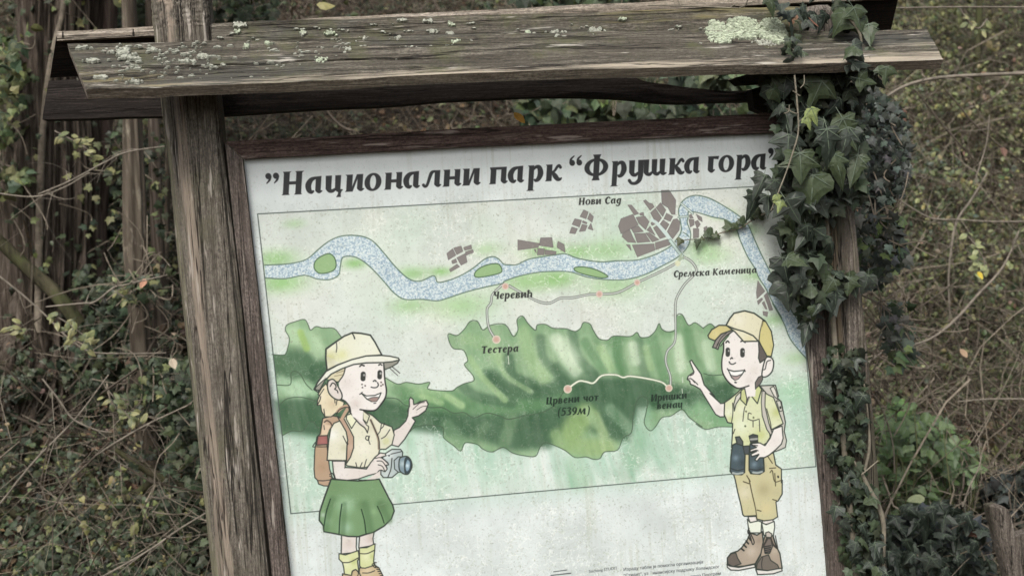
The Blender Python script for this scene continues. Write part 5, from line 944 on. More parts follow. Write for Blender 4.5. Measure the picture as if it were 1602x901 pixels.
def twigs_from(C, n, length, rad, r=rng, droop=.2, k=5, frac=(.1, 1)):
    """random side twigs along a centre line"""
    i = (frac[0] + (frac[1] - frac[0]) * r.random(n)) * (len(C) - 1); i0 = i.astype(int).clip(0, len(C) - 2); f = (i - i0)[:, None]; P = C[i0] * (1 - f) + C[i0 + 1] * f
    T = unit(C[i0 + 1] - C[i0]); D = unit(T * .6 + r.standard_normal((n, 3)) * .7 + np.array([0, -.1, .15])); L = length * (.4 + .9 * r.random(n)); t = np.linspace(0, 1, k)
    Q = P[:, None] + (L[:, None] * t)[..., None] * D[:, None] + (L[:, None] * t ** 2)[..., None] * (np.array([0, 0, -droop]) + .3 * r.standard_normal((n, 3)))[:, None]
    return Q, (rad * (.6 + .6 * r.random(n)))[:, None] * np.linspace(1, .35, k)[None]
def leaves_on(Q, n, size, tm, cols, r=rng, w=None, face=.8):
    i = r.integers(0, len(Q), n); j = r.integers(1, Q.shape[1], n); P = Q[i, j] + .01 * r.standard_normal((n, 3))
    N = r.standard_normal((n, 3)) * .7 + np.array([0, -face, .5]); D = r.standard_normal((n, 3)) + np.array([0, 0, -.7]); S = size * (.55 + .8 * r.random(n))
    return P, N, D, S, pal(n, cols, w)
def tree(pts, label, mat, base_px, ridge=.2, sides=28, nr=9, seed=0, n=60, cat='tree', group=None, branches=(), Y=None, twn=14, bow=1.0):
    H = hit(*base_px); Yb = H[1] if Y is None else Y
    loc = np.array([W(base_px[0], base_px[1], Yb)[0], Yb, ground_z(W(base_px[0], base_px[1], Yb)[0], Yb)])
    o = empty('tree', loc, label, cat, group)
    _, C = limb('trunk', pts, mat, Yb, o, n, sides, ridge, nr, seed)
    for k, b_ in enumerate(branches): limb('branch', b_, mat, Yb, o, 16, 8, .1, 5, seed + k)
    top = C[0] if C[0][2] > C[-1][2] else C[-1]
    # the crown, above the frame: limbs and sparse late autumn foliage
    r = np.random.default_rng(seed + 900); k = 7; nb = 9; t = np.linspace(0, 1, k); D = unit(r.standard_normal((nb, 3)) * np.array([.8, .6, .2]) + np.array([0, 0, .9])); L = 1.2 + 1.6 * r.random(nb)
    Q = top + (L[:, None] * t)[..., None] * D[:, None] + ((t ** 2)[None, :, None] * r.standard_normal((nb, 1, 3)) * .25); Rr = np.full((nb, 1), .022) * np.linspace(1, .3, k)[None]
    V, F = tubes(Q, Rr, 6); link('limbs', mesh_np('limbs', V, F, mat), o)
    P, N, Dd, S, Cc = leaves_on(Q, 300, .05, T_oval, OLIVE + YEL, r); P = P + .22 * r.standard_normal(P.shape); cloud('crown', P, N, Dd, S, T_oval, Cc, M_leaf, o, kind='stuff')
    return o, C
GT = 'trees standing on the bank at the left'
tree([(96, -80, 58), (90, 100, 62), (88, 300, 70), (84, 450, 76), (76, 560, 88), (66, 640, 112)], 'thick old tree trunk with deeply furrowed grey bark, leftmost of the trees', M_bark, (88, 610), ridge=.42, sides=220, nr=58, seed=4, n=130, group=GT)
tree([(176, -80, 13), (166, 60, 15), (158, 200, 17), (150, 360, 18), (148, 480, 21), (146, 600, 26)], 'reddish brown straight tree trunk between the thick furrowed trunk and the pale patched one', M_barkr, (148, 590), ridge=.15, seed=5, group=GT)
tree([(198, -80, 12), (203, 60, 13), (206, 190, 15), (211, 400, 18), (220, 560, 18), (226, 650, 16), (236, 740, 16), (244, 901, 18), (250, 980, 20)], 'slender tree with pale patches of bark running down beside the left post', M_barkp, (248, 960), ridge=.45, sides=40, nr=13, seed=9, group=GT, Y=1.75)
tree([(232, -80, 8), (238, 100, 9), (243, 260, 10), (248, 420, 11), (252, 560, 13), (256, 620, 14)], 'thin dark tree just left of the left post', M_bark, (256, 610), seed=12, group=GT)
tree([(270, -80, 4), (266, 100, 4.5), (262, 300, 5), (259, 420, 5.5), (256, 560, 6), (254, 640, 7)], 'very thin pale stem right beside the left post', M_barkp, (254, 630), seed=14, sides=10, group=GT, Y=2.3)
tree([(46, -60, 9), (38, 40, 10), (42, 140, 11), (34, 260, 12), (30, 420, 13), (26, 560, 15)], 'dark crooked stem in front of the thick furrowed trunk', M_moss, (26, 600), seed=16, group=GT, Y=2.35, branches=[[(40, 90, 7), (62, 40, 6), (84, -20, 6), (100, -80, 5)]])
tree([(104, -50, 4), (98, 20, 4.2), (88, 60, 4.5), (76, 120, 5), (66, 220, 5.5), (62, 360, 6), (60, 520, 7)], 'thin pale leaning stem crossing the thick furrowed trunk', M_twig, (60, 620), seed=18, sides=10, group=GT, Y=2.1)
tree([(1534, -60, 4), (1531, 60, 5.5), (1528, 140, 7), (1524, 200, 8), (1518, 300, 8.5), (1506, 380, 8.5), (1494, 470, 8), (1486, 560, 8.5), (1482, 620, 9)], 'young greenish tree stem rising through the thicket on the right', M_moss, (1482, 610), seed=20, sides=14, group=None, Y=3.1)
# ------------------------------------------------------------------ branches that the photograph lets one follow
M_tw2 = simple('grey_twig_bark', (.20, .175, .14), .85, 40, .4)
BR = [
 ('thick mossy dead branch leaning down across the furrowed trunk', M_moss, 2.0, [(-30, 350, 9), (50, 425, 11), (90, 462, 12), (140, 530, 11), (180, 580, 9)]),
 ('dark branch lying on the ivy in the lower left corner', M_moss, 1.75, [(-30, 792, 6), (60, 808, 8), (140, 800, 7), (210, 788, 4)]),
 ('short curved brown branch lying by the pale patched tree', M_moss, 1.62, [(140, 742, 4), (168, 772, 7), (200, 780, 8), (236, 755, 6)]),
 ('mossy branch slanting down to the left post', M_moss, 1.55, [(180, 702, 4), (225, 732, 7), (285, 765, 8.5), (335, 792, 8)]),
 ('dark bough low in front of the furrowed trunk', M_moss, 2.1, [(-20, 562, 5), (30, 578, 6), (80, 592, 7), (110, 612, 6)]),
 ('thin grey twig bowing across the upper left trunks', M_tw2, 1.6, [(-10, 302, 1.6), (53, 308, 1.8), (99, 294, 1.6), (140, 270, 1.2)]),
 ('long thin twig running down right from the left edge', M_tw2, 1.5, [(-10, 425, 2), (35, 461, 2.1), (71, 493, 2), (107, 529, 2), (142, 550, 1.8), (192, 553, 1.5), (260, 552, 1.2)]),
 ('forked twig stretching toward the left post', M_tw2, 1.45, [(72, 480, 1.5), (124, 475, 2), (149, 472, 2.2), (178, 450, 2), (199, 445, 1.6), (262, 430, 1.2)]),
 ('straight twig slanting down to the left over the ivy', M_tw2, 1.3, [(170, 586, 1.4), (118, 655, 2), (53, 722, 2.2), (-10, 800, 2.4)]),
 ('twig rising to the left post from the pale patched tree', M_tw2, 1.3, [(150, 712, 2), (178, 694, 2.2), (228, 665, 2), (300, 631, 1.6)]),
 ('thin dark twig sloping down left under the straight one', M_twigd, 1.3, [(172, 690, 1.6), (140, 722, 2.1), (107, 755, 2.3), (80, 800, 2.5)]),
 ('twig rising to the foot of the left post from below', M_tw2, 1.1, [(322, 802, 1.5), (278, 829, 2), (232, 861, 2.2), (160, 902, 2.4)]),
 ('pale stick lying in the lower left corner', M_stem, 1.7, [(-12, 866, 4), (21, 851, 4), (42, 830, 3)]),
 ('fine twig falling away below the roof at the left', M_tw2, 1.5, [(258, 229, 1.2), (200, 238, 1.6), (166, 253, 1.7), (110, 283, 1.8), (60, 304, 1.6)]),
 ('bent twig crossing over the straight slanting one', M_tw2, 1.25, [(66, 592, 1.8), (92, 625, 2), (114, 655, 1.9), (150, 672, 1.4), (175, 676, 1)]),
 ('dark hooked twig between roof and frame', M_twigd, 1.4, [(505, 160, 1.5), (518, 182, 2.6), (538, 200, 3), (556, 206, 3.4)]),
 ('thin crossing twig beside the left post', M_tw2, 1.3, [(248, 765, 1.4), (262, 800, 1.6), (280, 830, 1.4)]),
 ('long arching brown branch right of the roof end', M_tw2, 1.3, [(1366, 168, 2.2), (1400, 143, 3), (1430, 130, 3.4), (1470, 122, 3.5), (1530, 118, 3.6), (1640, 114, 3.6)]),
 ('thin dark twig descending through the top right thicket', M_twigd, 1.6, [(1478, 140, 1.5), (1500, 165, 2), (1520, 190, 2.2), (1560, 225, 2), (1610, 262, 1.8)]),
 ('straight dark twig slanting down behind the arching branch', M_twigd, 1.7, [(1430, 140, 1.6), (1455, 170, 2), (1482, 205, 2), (1515, 240, 1.8), (1530, 262, 1.5)]),
 ('level thin twig crossing the thicket at the right', M_tw2, 1.7, [(1390, 302, 1.6), (1427, 326, 1.8), (1459, 342, 1.8), (1502, 344, 1.8), (1555, 347, 1.8), (1640, 346, 1.6)]),
 ('longest bowed branch sweeping up to the right edge', M_tw2, 1.2, [(1352, 572, 3.0), (1385, 550, 2.8), (1441, 536, 2.6), (1470, 521, 3), (1498, 497, 3.2), (1530, 461, 3), (1569, 418, 2.4), (1594, 362, 1.8)]),
 ('pale branch dropping from the young tree stem', M_tw2, 1.9, [(1545, 270, 1.8), (1520, 312, 2.6), (1498, 344, 3.0), (1489, 383, 2.8), (1484, 435, 2.2), (1486, 500, 1.6)]),
 ('twig forking up from the right post', M_tw2, .6, [(1342, 460, 1.6), (1367, 440, 2), (1399, 422, 2), (1427, 394, 1.6), (1446, 370, 1.2)]),
 ('short twig pointing down from the right post', M_tw2, .5, [(1344, 460, 1.5), (1370, 472, 2), (1399, 490, 1.8), (1418, 500, 1.2)]),
 ('level twig low in the right thicket', M_tw2, 1.3, [(1498, 628, 1.6), (1556, 624, 2.0), (1640, 625, 2)]),
 ('twig slanting down to the right edge under the level one', M_twigd, 1.3, [(1520, 614, 1.6), (1560, 648, 2), (1630, 705, 2.2)]),
 ('bent pale twig above the dark ivy bush', M_tw2, .9, [(1536, 712, 1.2), (1530, 735, 1.8), (1518, 758, 2), (1506, 792, 2)]),
 ('thin level twig along the top right edge', M_tw2, 1.0, [(1402, 13, 1.4), (1500, 11.5, 1.5), (1640, 12, 1.5)]),
 ('thin upright twig left of the young tree stem', M_tw2, 1.4, [(1548, 180, 1.2), (1543, 225, 1.5), (1528, 275, 1.5), (1526, 290, 1)]),
 ('thin twig falling to the lower right from the ivy', M_tw2, .8, [(1356, 600, 1.4), (1380, 640, 1.6), (1396, 690, 1.6), (1400, 740, 1.3)]),
 ('dry stick lying along the top of the roof plank', M_stem, .05, [(1014, 9, 1.2), (1060, 9.5, 1.6), (1120, 12, 1.8), (1192, 15, 1.4)]),
]
for k, (lab, mat, Y, pts) in enumerate(BR):
    P0 = W(pts[0][0], pts[0][1], Y)
    o = empty('fallen_branch' if mat is M_moss else 'bare_twig', P0, lab, 'branch')
    _, C = limb('stem', [(p[0], p[1], p[2] * (1 if p[2] > 3.7 else .78)) for p in pts], mat, Y, o, 26, 8 if pts[1][2] > 4 else 6, .12, 5, k)
    if pts[1][2] < 4 and len(pts) > 3: Q, Rr = twigs_from(C, 7, .16, .0017); V, F = tubes(Q, Rr, 4); link('side_twigs', mesh_np('side_twigs', V, F, mat), o, kind='stuff')
# ------------------------------------------------------------------ shrubs and brambles of the thicket
def shrub(px, py, h, ns, spread, label, cols, lsize, nl, seed, mat=M_tw2, tm=T_oval, w=None, group=None, lean=(0, 0), twn=6, srad=.0038, dy=0, lmat=None):
    B = hit(px, py) + np.array([0, dy, 0]); B[2] = ground_z(B[0], B[1]); r = np.random.default_rng(seed); k = 9; t = np.linspace(0, 1, k)
    o = empty('shrub', B, label, 'shrub', group)
    P = B + np.stack([spread * .35 * r.standard_normal(ns), .12 * r.standard_normal(ns), np.zeros(ns)], -1); P[:, 2] = ground_z(P[:, 0], P[:, 1]) - .02
    D = unit(np.stack([lean[0] + .45 * r.standard_normal(ns), lean[1] - .15 + .35 * r.standard_normal(ns), np.ones(ns)], -1)); L = h * (.55 + .6 * r.random(ns))
    arch = np.stack([spread * .9 * r.standard_normal(ns), -.25 + .25 * r.standard_normal(ns), -.35 - .35 * r.random(ns)], -1)
    S = P[:, None] + (L[:, None] * t)[..., None] * D[:, None] + (L[:, None] * t ** 2.2)[..., None] * arch[:, None] + .012 * np.cumsum(r.standard_normal((ns, k, 3)), 1)
    R1 = (srad * (.6 + .8 * r.random(ns)))[:, None] * np.linspace(1, .35, k)[None]
    V, F = tubes(S, R1, 5); link('stems', mesh_np('stems', V, F, mat), o)
    Qs, Rs = zip(*[twigs_from(S[i], twn, h * .28, .0016, r) for i in range(ns)]); Q = np.concatenate(Qs); Rr = np.concatenate(Rs)
    V, F = tubes(Q, Rr, 3); link('twigs', mesh_np('twigs', V, F, mat), o, kind='stuff')
    if nl:
        P, N, Dd, Sz, C = leaves_on(Q, nl, lsize, tm, cols, r, w); cloud('foliage', P, N, Dd, Sz, tm, C, lmat or M_leaf, o, kind='stuff')
    return o
GS = 'tangled shrubs on the bank'
SH_ = [
 (1420, 430, .9, 16, .30, 'twiggy shrub with small olive leaves right behind the ivied post', OLIVE + IVYL, .030, 900),
 (1560, 470, .9, 16, .32, 'olive leaved shrub behind the foot of the young green tree stem', OLIVE + YEL, .030, 800),
 (1440, 250, .9, 14, .35, 'shrub with muddy green leaves under the arching brown branch', OLIVE, .032, 900),
 (1570, 260, 1.0, 14, .35, 'shrub with yellowish leaves in the upper right thicket', OLIVE + YEL, .032, 1000),
 (1480, 130, .9, 12, .4, 'pale yellow leaved shrub at the top right by the roof end', OLIVE + YEL + YEL, .034, 800),
 (1590, 120, .9, 12, .4, 'sparse shrub in the top right corner', OLIVE, .034, 700),
 (1400, 580, .55, 14, .25, 'bare thorny bramble beside the right post', OLIVE, .022, 160),
 (1520, 640, .6, 16, .3, 'bare brown bramble above the bright green nettles', BRN + OLIVE, .022, 220),
 (1590, 600, .7, 14, .3, 'leafy bramble at the right edge in mid height', OLIVE + IVYL, .03, 500),
 (1580, 760, .4, 12, .25, 'dry brown bramble at the right edge above the fence', BRN, .025, 140),
 (1360, 330, .8, 10, .2, 'thin shrub with grey green leaves hugging the right post', [(.09, .11, .085), (.12, .14, .11)] + IVYL, .028, 500),
 (30, 300, 1.0, 12, .35, 'yellow green shrub at the left edge by the roof', OLIVE + YEL + IVYL, .030, 500),
 (20, 130, .9, 10, .35, 'leafy shrub in the top left corner', OLIVE + IVYL, .032, 500),
 (190, 330, .9, 10, .3, 'shrub with yellowish leaves under the left roof end', OLIVE + YEL + IVYC, .032, 420),
 (230, 480, .8, 10, .3, 'dark leaved shrub between the slim trees', IVYC + IVYC + YEL, .036, 700),
 (120, 590, .6, 12, .35, 'dark ivy covered shrub at the foot of the furrowed trunk', IVYC, .038, 900),
 (60, 500, .6, 10, .3, 'bare grey brushwood against the furrowed trunk', BRN, .025, 60),
 (280, 660, .5, 12, .25, 'dark shrub growing close against the left post', IVYC + BRN, .034, 500),
 (170, 640, .5, 9, .3, 'small shrub with lime yellow leaves in the left middle', YEL + IVYC + IVYC, .030, 340),
 (190, 30, 1.0, 12, .45, 'dark leafy shrub behind the left post top', IVYC + OLIVE, .040, 1100),
 (400, 60, .5, 12, .45, 'low bare brushwood above the roof by the left post', BRN + IVYL, .028, 260),
 (600, 120, .4, 14, .5, 'dry brushwood seen over the middle of the roof', BRN, .025, 120),
 (860, 90, .45, 12, .5, 'ivy leaved undergrowth above the roof in the centre', IVYL + IVYC, .042, 700),
 (1100, 90, .5, 12, .45, 'leafy undergrowth above the roof left of the ivied post', IVYL + OLIVE, .040, 600),
 (1000, 200, .35, 12, .5, 'round leaved undergrowth in the gap between roof and frame', IVYL + IVYC, .045, 600),
 (60, 420, .9, 16, .5, 'leafless grey twigs in front of the furrowed trunk', BRN + YEL, .022, 90),
 (150, 420, .9, 16, .45, 'leafless fine twigs between the reddish and the pale patched trunk', BRN + IVYC, .024, 160),
 (100, 760, .5, 14, .5, 'leafless arching twigs over the ivy in the lower left', BRN + IVYC, .024, 140),
 (230, 860, .45, 12, .35, 'low twiggy shrub near the foot of the left post', IVYC + YEL, .028, 300),
 (200, 300, 1.1, 14, .25, 'upright thin stems filling the gap left of the left post', BRN + IVYC, .024, 200),
 (90, 330, 1.2, 14, .35, 'upright thin stems before the furrowed trunk', BRN + OLIVE, .024, 200),
 (10, 700, .5, 12, .4, 'bare twigs at the left edge above the dark lying branch', BRN, .024, 80),
 (60, 150, 1.0, 14, .5, 'brownish twig thicket at the left of the roof', BRN + OLIVE, .026, 360),
 (1470, 400, .9, 18, .5, 'grey arching brambles in front of the young green tree stem', OLIVE, .026, 260),
 (1560, 420, .9, 18, .5, 'grey arching brambles along the right edge of the photograph', OLIVE + BRN, .026, 260),
 (1420, 520, .7, 16, .4, 'bare arching brambles over the bright nettles', BRN + OLIVE, .024, 160),
 (1500, 250, .9, 16, .5, 'grey twiggy thicket under the arching brown branch', OLIVE + BRN, .026, 300),
 (1290, 60, .8, 12, .4, 'tall twiggy shrub behind the ivied post top', OLIVE, .034, 700),
]
for k, (px, py, h, ns, sprd, lab, cols, ls, nl) in enumerate(SH_):
    shrub(px, py, h, ns, sprd, lab, cols, ls * (.70 if px < 330 else .82), int(nl * 1.5), 300 + k, group=GS, mat=M_twigd if k % 3 == 0 else M_tw2, tm=(T_ivy2 if cols[0] in IVYC or cols[0] in IVYL else T_oval), twn=9)
# ------------------------------------------------------------------ single leaves with veins, used for every leaf one could pick
def hero(name, half, ribs, tint, fold=.16, droop=.25, mat=None, seed=0, vein=True, veincol=None):
    r = np.random.default_rng(seed); half = [(0, 0)] + [(x * r.uniform(.9, 1.12), y * r.uniform(.94, 1.06)) for x, y in half[:-1]] + [half[-1]]
    L = [(-x * r.uniform(.85, 1.15), y) for x, y in half[1:-1]][::-1]; P = np.array(half + L); n = len(P); cz = .32
    def zf(x, y): return -abs(x) * fold - droop * y * y + .05 * math.sin(7 * x + 3 * y + seed)
    C0 = np.array((0, cz)); mid = C0 + (P - C0) * .55
    V = [(x, y, zf(x, y)) for x, y in P] + [(x, y, zf(x, y) + .035) for x, y in mid] + [(0, cz, zf(0, cz) + .03)]
    F = [(i, (i + 1) % n, n + (i + 1) % n, n + i) for i in range(n)] + [(n + i, n + (i + 1) % n, 2 * n) for i in range(n)]
    mi = [0] * len(F)
    if vein:
        for rx, ry in ribs:
            for k in range(2):
                pass
            b0 = np.array((0, .03)); e = np.array((rx, ry)); d = (e - b0) / np.linalg.norm(e - b0); s = np.array((-d[1], d[0])); q = [b0 + (e - b0) * t for t in (0, .5, .93)]; wv = (.017, .012, .004); i0 = len(V)
            for p, w_ in zip(q, wv):
                for sg in (-1, 1):
                    x, y = p + s * w_ * sg; V.append((x, y, zf(x, y) + .035 + .035 * (1 - abs(2 * np.hypot(*(p - C0)) / max(.3, np.hypot(*(e - C0))) - 1)) * .5 + .006))
            F += [(i0, i0 + 1, i0 + 3, i0 + 2), (i0 + 2, i0 + 3, i0 + 5, i0 + 4)]; mi += [1, 1]
    # petiole
    i0 = len(V); V += [(-.012, .02, .0), (.012, .02, 0), (.008, -.35, -.12), (-.008, -.35, -.12)]; F.append((i0, i0 + 1, i0 + 2, i0 + 3)); mi.append(1)
    me = bpy.data.meshes.new(name); me.from_pydata([tuple(map(float, v)) for v in V], [], F); me.materials.append(mat or M_ivyh); me.materials.append(M_vein)
    me.polygons.foreach_set('material_index', mi); a = me.color_attributes.new('Col', 'FLOAT_COLOR', 'POINT'); c = np.ones((len(V), 4), np.float32); c[:, :3] = tint; a.data.foreach_set('color', c.ravel()); me.update()
    return me
H1 = ([(.16, -.10), (.34, -.14), (.50, -.02), (.42, .16), (.44, .26), (.66, .40), (.40, .46), (.26, .50), (.20, .66), (.10, .86), (0, 1)], [(0, 1), (.64, .40), (-.64, .40), (.48, -.01), (-.48, -.01)])
H2 = ([(.20, -.13), (.42, -.08), (.52, .12), (.58, .30), (.36, .44), (.24, .58), (.12, .80), (0, 1)], [(0, 1), (.56, .29), (-.56, .29), (.40, -.07), (-.40, -.07)])
H4 = ([(.14, -.06), (.30, -.06), (.40, .06), (.30, .18), (.34, .26), (.44, .36), (.28, .40), (.20, .48), (.20, .66), (.10, .88), (0, 1.12)], [(0, 1.1), (.43, .35), (-.43, .35), (.38, .05), (-.38, .05)])
H3 = ([(.16, -.08), (.36, .0), (.62, .30), (.34, .36), (.18, .46), (.13, .72), (0, 1)], [(0, 1), (.60, .29), (-.60, .29)])
HN = ([(.16, .04), (.30, .10), (.29, .20), (.37, .26), (.32, .38), (.36, .46), (.26, .56), (.26, .66), (.14, .76), (.12, .86), (0, 1)], [(0, 1), (.30, .36), (-.30, .36), (.22, .62), (-.22, .62)])
HE = ([(.16, .12), (.26, .34), (.25, .56), (.15, .80), (0, 1)], [(0, 1), (.20, .45), (-.20, .45)])
TINT = [(.018, .026, .019), (.024, .034, .024), (.031, .042, .030), (.046, .057, .045), (.050, .068, .034)]
IVYM = [hero('ivy_leaf', s[0], s[1], tn, seed=3 * i + j, droop=d) for i, (s, d) in enumerate(((H1, .2), (H2, .34), (H3, .15), (H4, .42), (H4, .1))) for j, tn in enumerate(TINT)]
NETM = [hero('nettle_leaf', HN[0], HN[1], tn, seed=50 + j, fold=.25, droop=.3, mat=M_leaf) for j, tn in enumerate(((.075, .125, .045), (.10, .155, .06), (.06, .10, .04), (.12, .17, .075)))]
def leafobj(name, me, P, N, D, S, parent, **kw):
    N = Vector(N).normalized(); D = Vector(D); D = (D - N * D.dot(N)).normalized(); X = D.cross(N)
    m_ = Matrix(((X.x, D.x, N.x, P[0]), (X.y, D.y, N.y, P[1]), (X.z, D.z, N.z, P[2]), (0, 0, 0, 1))) @ Matrix.Diagonal((S, S, S, 1))
    o = bpy.data.objects.new(name, me); COL.objects.link(o)
    if parent is not None: o.parent = parent; m_ = Matrix.Translation(-parent.location) @ m_
    o.matrix_local = m_
    for k, v in kw.items(): o[k] = v
    return o
def scatter_px(poly, n, ymin, ymax, mind=0):
    xs = [p[0] for p in poly]; ys = [p[1] for p in poly]; out = []; tries = 0
    while len(out) < n and tries < n * 60:
        tries += 1; x, y = random.uniform(min(xs), max(xs)), random.uniform(min(ys), max(ys))
        if pxin(poly, x, y) and (not mind or all((x - a) ** 2 + (y - b_) ** 2 > mind * mind for a, b_, _ in out[-60:])): out.append((x, y, random.uniform(ymin, ymax)))
    return out
def put_leaves(parent, pts, sizepx, meshes, face=(0, -1, .25), jit=.45, down=(0, 0, -1), djit=.5, name='leaf'):
    for x, y, Y in pts:
        P = W(x, y, Y); dist = float((P - CAMP) @ F_); S = random.uniform(*sizepx) / FPX * dist
        N = np.array(face) + jit * np.array([random.gauss(0, 1) for _ in range(3)]); N[1] = min(N[1], -.25); D = np.array(down) + djit * np.array([random.gauss(0, 1) for _ in range(3)])
        leafobj(name, random.choice(meshes), P - unit(np.array(D, float)) * S * .45, N, D, S, parent)
# ------------------------------------------------------------------ ivy climbing over the right post
bp_ = px_of(below((1300, 320), (1350, 901), 0)); ivy = empty('climbing_ivy', W(bp_[0], bp_[1], .03), 'large dark glossy ivy climbing the right post and spilling over the roof plank', 'ivy')
def stems_px(lst, parent, mat, name='stem'):
    for pts, Y in lst: limb(name, [(p[0], p[1], p[2] * (.72 if p[2] < 2.4 else 1)) for p in pts], mat, Y, parent, 34, 7, .15, 5, int(pts[0][0]) % 50)
stems_px([([(1243, 118, 2.2), (1247, 160, 2.1), (1249, 205, 2.0), (1240, 240, 1.9), (1228, 275, 1.7), (1214, 310, 1.4), (1206, 330, 1)], -.17),
          ([(1320, 300, 1.4), (1328, 340, 1.6), (1335, 380, 1.8), (1338, 425, 1.6), (1345, 480, 1.5)], -.03),
          ([(1330, 715, 2.6), (1345, 735, 3.2), (1360, 765, 4.2), (1374, 790, 4.4), (1382, 820, 4.2), (1382, 860, 3.6), (1381, 905, 3.6), (1384, 980, 3.8)], -.05),
          ([(1348, 742, 1.5), (1360, 732, 1.6), (1374, 720, 1.3)], -.06),
          ([(1322, 20, 2.5), (1334, 35, 2.8), (1344, 50, 2.6), (1348, 72, 2.2), (1344, 100, 1.6)], -.13),
          ([(1285, 120, 3), (1290, 250, 3.5), (1296, 400, 4), (1308, 560, 4.5), (1322, 720, 5), (1340, 905, 6), (1346, 980, 6)], -.035),
          ([(1190.8, 336.6, 2.2), (1174.5, 346, 1.8), (1158, 356.5, 1.7), (1134.8, 362.3, 1.5), (1113.8, 369.3, 1.3), (1095, 374, 1.1), (1076.5, 375, 1), (1055.5, 379, .8)], -.010),
          ([(1225, 318, 2.0), (1205, 330, 2.2), (1190.8, 336.6, 2.2)], -.03),
          ([(1352, 600, 1.8), (1358, 650, 2.2), (1360, 700, 2.6), (1352, 740, 2.4)], -.04)], ivy, M_stem)
for a_, b_ in (((1258, 118), (1252, 138)), ((1252, 150), (1240, 142)), ((1249, 178), (1230, 170)), ((1262, 170), (1250, 190)), ((1235, 165), (1226, 178))):
    limb('tendril', [(a_[0], a_[1], .9), ((a_[0] + b_[0]) / 2 + 3, (a_[1] + b_[1]) / 2 + 3, 1.0), (b_[0], b_[1], .9)], M_stem, -.172, ivy, 8, 5)
BIG = [m_ for i, m_ in enumerate(IVYM)]; DKM = [m_ for i, m_ in enumerate(IVYM) if i % 5 < 3]; GRM = [m_ for i, m_ in enumerate(IVYM) if i % 5 > 1]
main = [(1198, 118), (1240, 112), (1335, 106), (1352, 175), (1348, 290), (1322, 318), (1296, 345), (1290, 410), (1284, 460), (1270, 500), (1252, 468), (1244, 420), (1240, 350), (1224, 300), (1228, 240), (1212, 170)]
put_leaves(ivy, scatter_px(main, 70, -.05, -.02, 8), (20, 36), DKM, jit=.4)
put_leaves(ivy, scatter_px(main, 92, -.12, -.06, 8), (18, 40), BIG, jit=.42)
put_leaves(ivy, [(1322, 222, -.15), (1296, 226, -.165), (1284, 145, -.15), (1318, 200, -.13), (1338, 262, -.14), (1250, 262, -.15), (1232, 232, -.14), (1270, 300, -.14), (1240, 330, -.13), (1310, 262, -.15)], (46, 60), GRM, jit=.2, djit=.3)
put_leaves(ivy, [(1186, 290, -.06), (1178, 318, -.05), (1200, 322, -.07), (1212, 300, -.1), (1222, 370, -.06), (1240, 380, -.09), (1255, 372, -.1), (1228, 420, -.06), (1250, 425, -.09), (1222, 445, -.05), (1232, 462, -.06), (1256, 455, -.08), (1276, 420, -.09), (1262, 520, -.05), (1268, 500, -.06), (1280, 480, -.08), (1270, 470, -.07), (1296, 450, -.08), (1300, 470, -.06)], (34, 46), BIG, jit=.25, down=(-.35, 0, -1), djit=.3)
put_leaves(ivy, scatter_px([(1296, 440), (1318, 425), (1358, 440), (1330, 462), (1300, 500)], 10, -.07, -.04, 6), (26, 36), BIG)
put_leaves(ivy, scatter_px([(1290, 560), (1348, 565), (1352, 600), (1350, 710), (1302, 720), (1290, 620)], 34, -.08, -.03, 5), (14, 28), DKM + GRM)
put_leaves(ivy, scatter_px([(1312, 730), (1352, 735), (1376, 830), (1380, 905), (1330, 905), (1312, 800)], 38, -.09, -.03, 4), (14, 28), DKM + GRM)
put_leaves(ivy, scatter_px([(1226, 60), (1252, 55), (1250, 100), (1232, 102)], 12, -.19, -.14, 3), (14, 22), GRM)
put_leaves(ivy, scatter_px([(1200, 2), (1322, -12), (1350, 20), (1330, 48), (1260, 52), (1225, 45)], 22, -.12, -.05, 5), (20, 34), BIG, face=(0, -.6, .6))
put_leaves(ivy, [(1315, 38, -.11), (1334, 30, -.12), (1345, 42, -.12), (1358, 55, -.11), (1322, 20, -.1)], (34, 44), [m_ for i, m_ in enumerate(IVYM) if i % 5 == 4], jit=.25)
put_leaves(ivy, scatter_px([(1330, 78), (1362, 88), (1390, 120), (1372, 140), (1340, 130)], 16, -.20, -.10, 5), (22, 36), GRM, down=(.6, 0, -.8))
SPR = [hero('sprig_leaf', q[0], q[1], tn, seed=120 + i) for i, (q, tn) in enumerate(((H1, (.062, .082, .040)), (H2, (.085, .10, .052)), (H4, (.05, .07, .036))))]
for x, y, s_, dx in ((1063, 379, 13, -.6), (1091, 381, 16, -.2), (1112, 361, 26, .3), (1140, 350, 20, -.3), (1122, 366, 14, .2), (1163, 343, 22, .5), (1188, 330, 24, .3), (1152, 354, 13, .3), (1099, 372, 9, .1), (1178, 339, 12, .2)):
    P = W(x, y, -.014); S = s_ / 717.0; D = np.array([dx, 0, -1.0 if s_ in (13, 16) else .9]); leafobj('leaf', SPR[int(x) % 3], P - unit(D) * S * .45, (.1 * random.random(), -1, .3), D, S, ivy)
yl = hero('young_ivy_leaf', H3[0], H3[1], (.22, .27, .10), seed=77, droop=.2)
for x, y, s_ in ((1268, 182, 30), (1262, 192, 22), (1222, 322, 22), (1215, 312, 18)): P = W(x, y, -.175); S = s_ / 740; leafobj('leaf', yl, P + np.array([0, 0, S * .4]), (.2, -1, .3), (random.uniform(-.5, .5), 0, -1), S, ivy, label='young yellow green leaf')
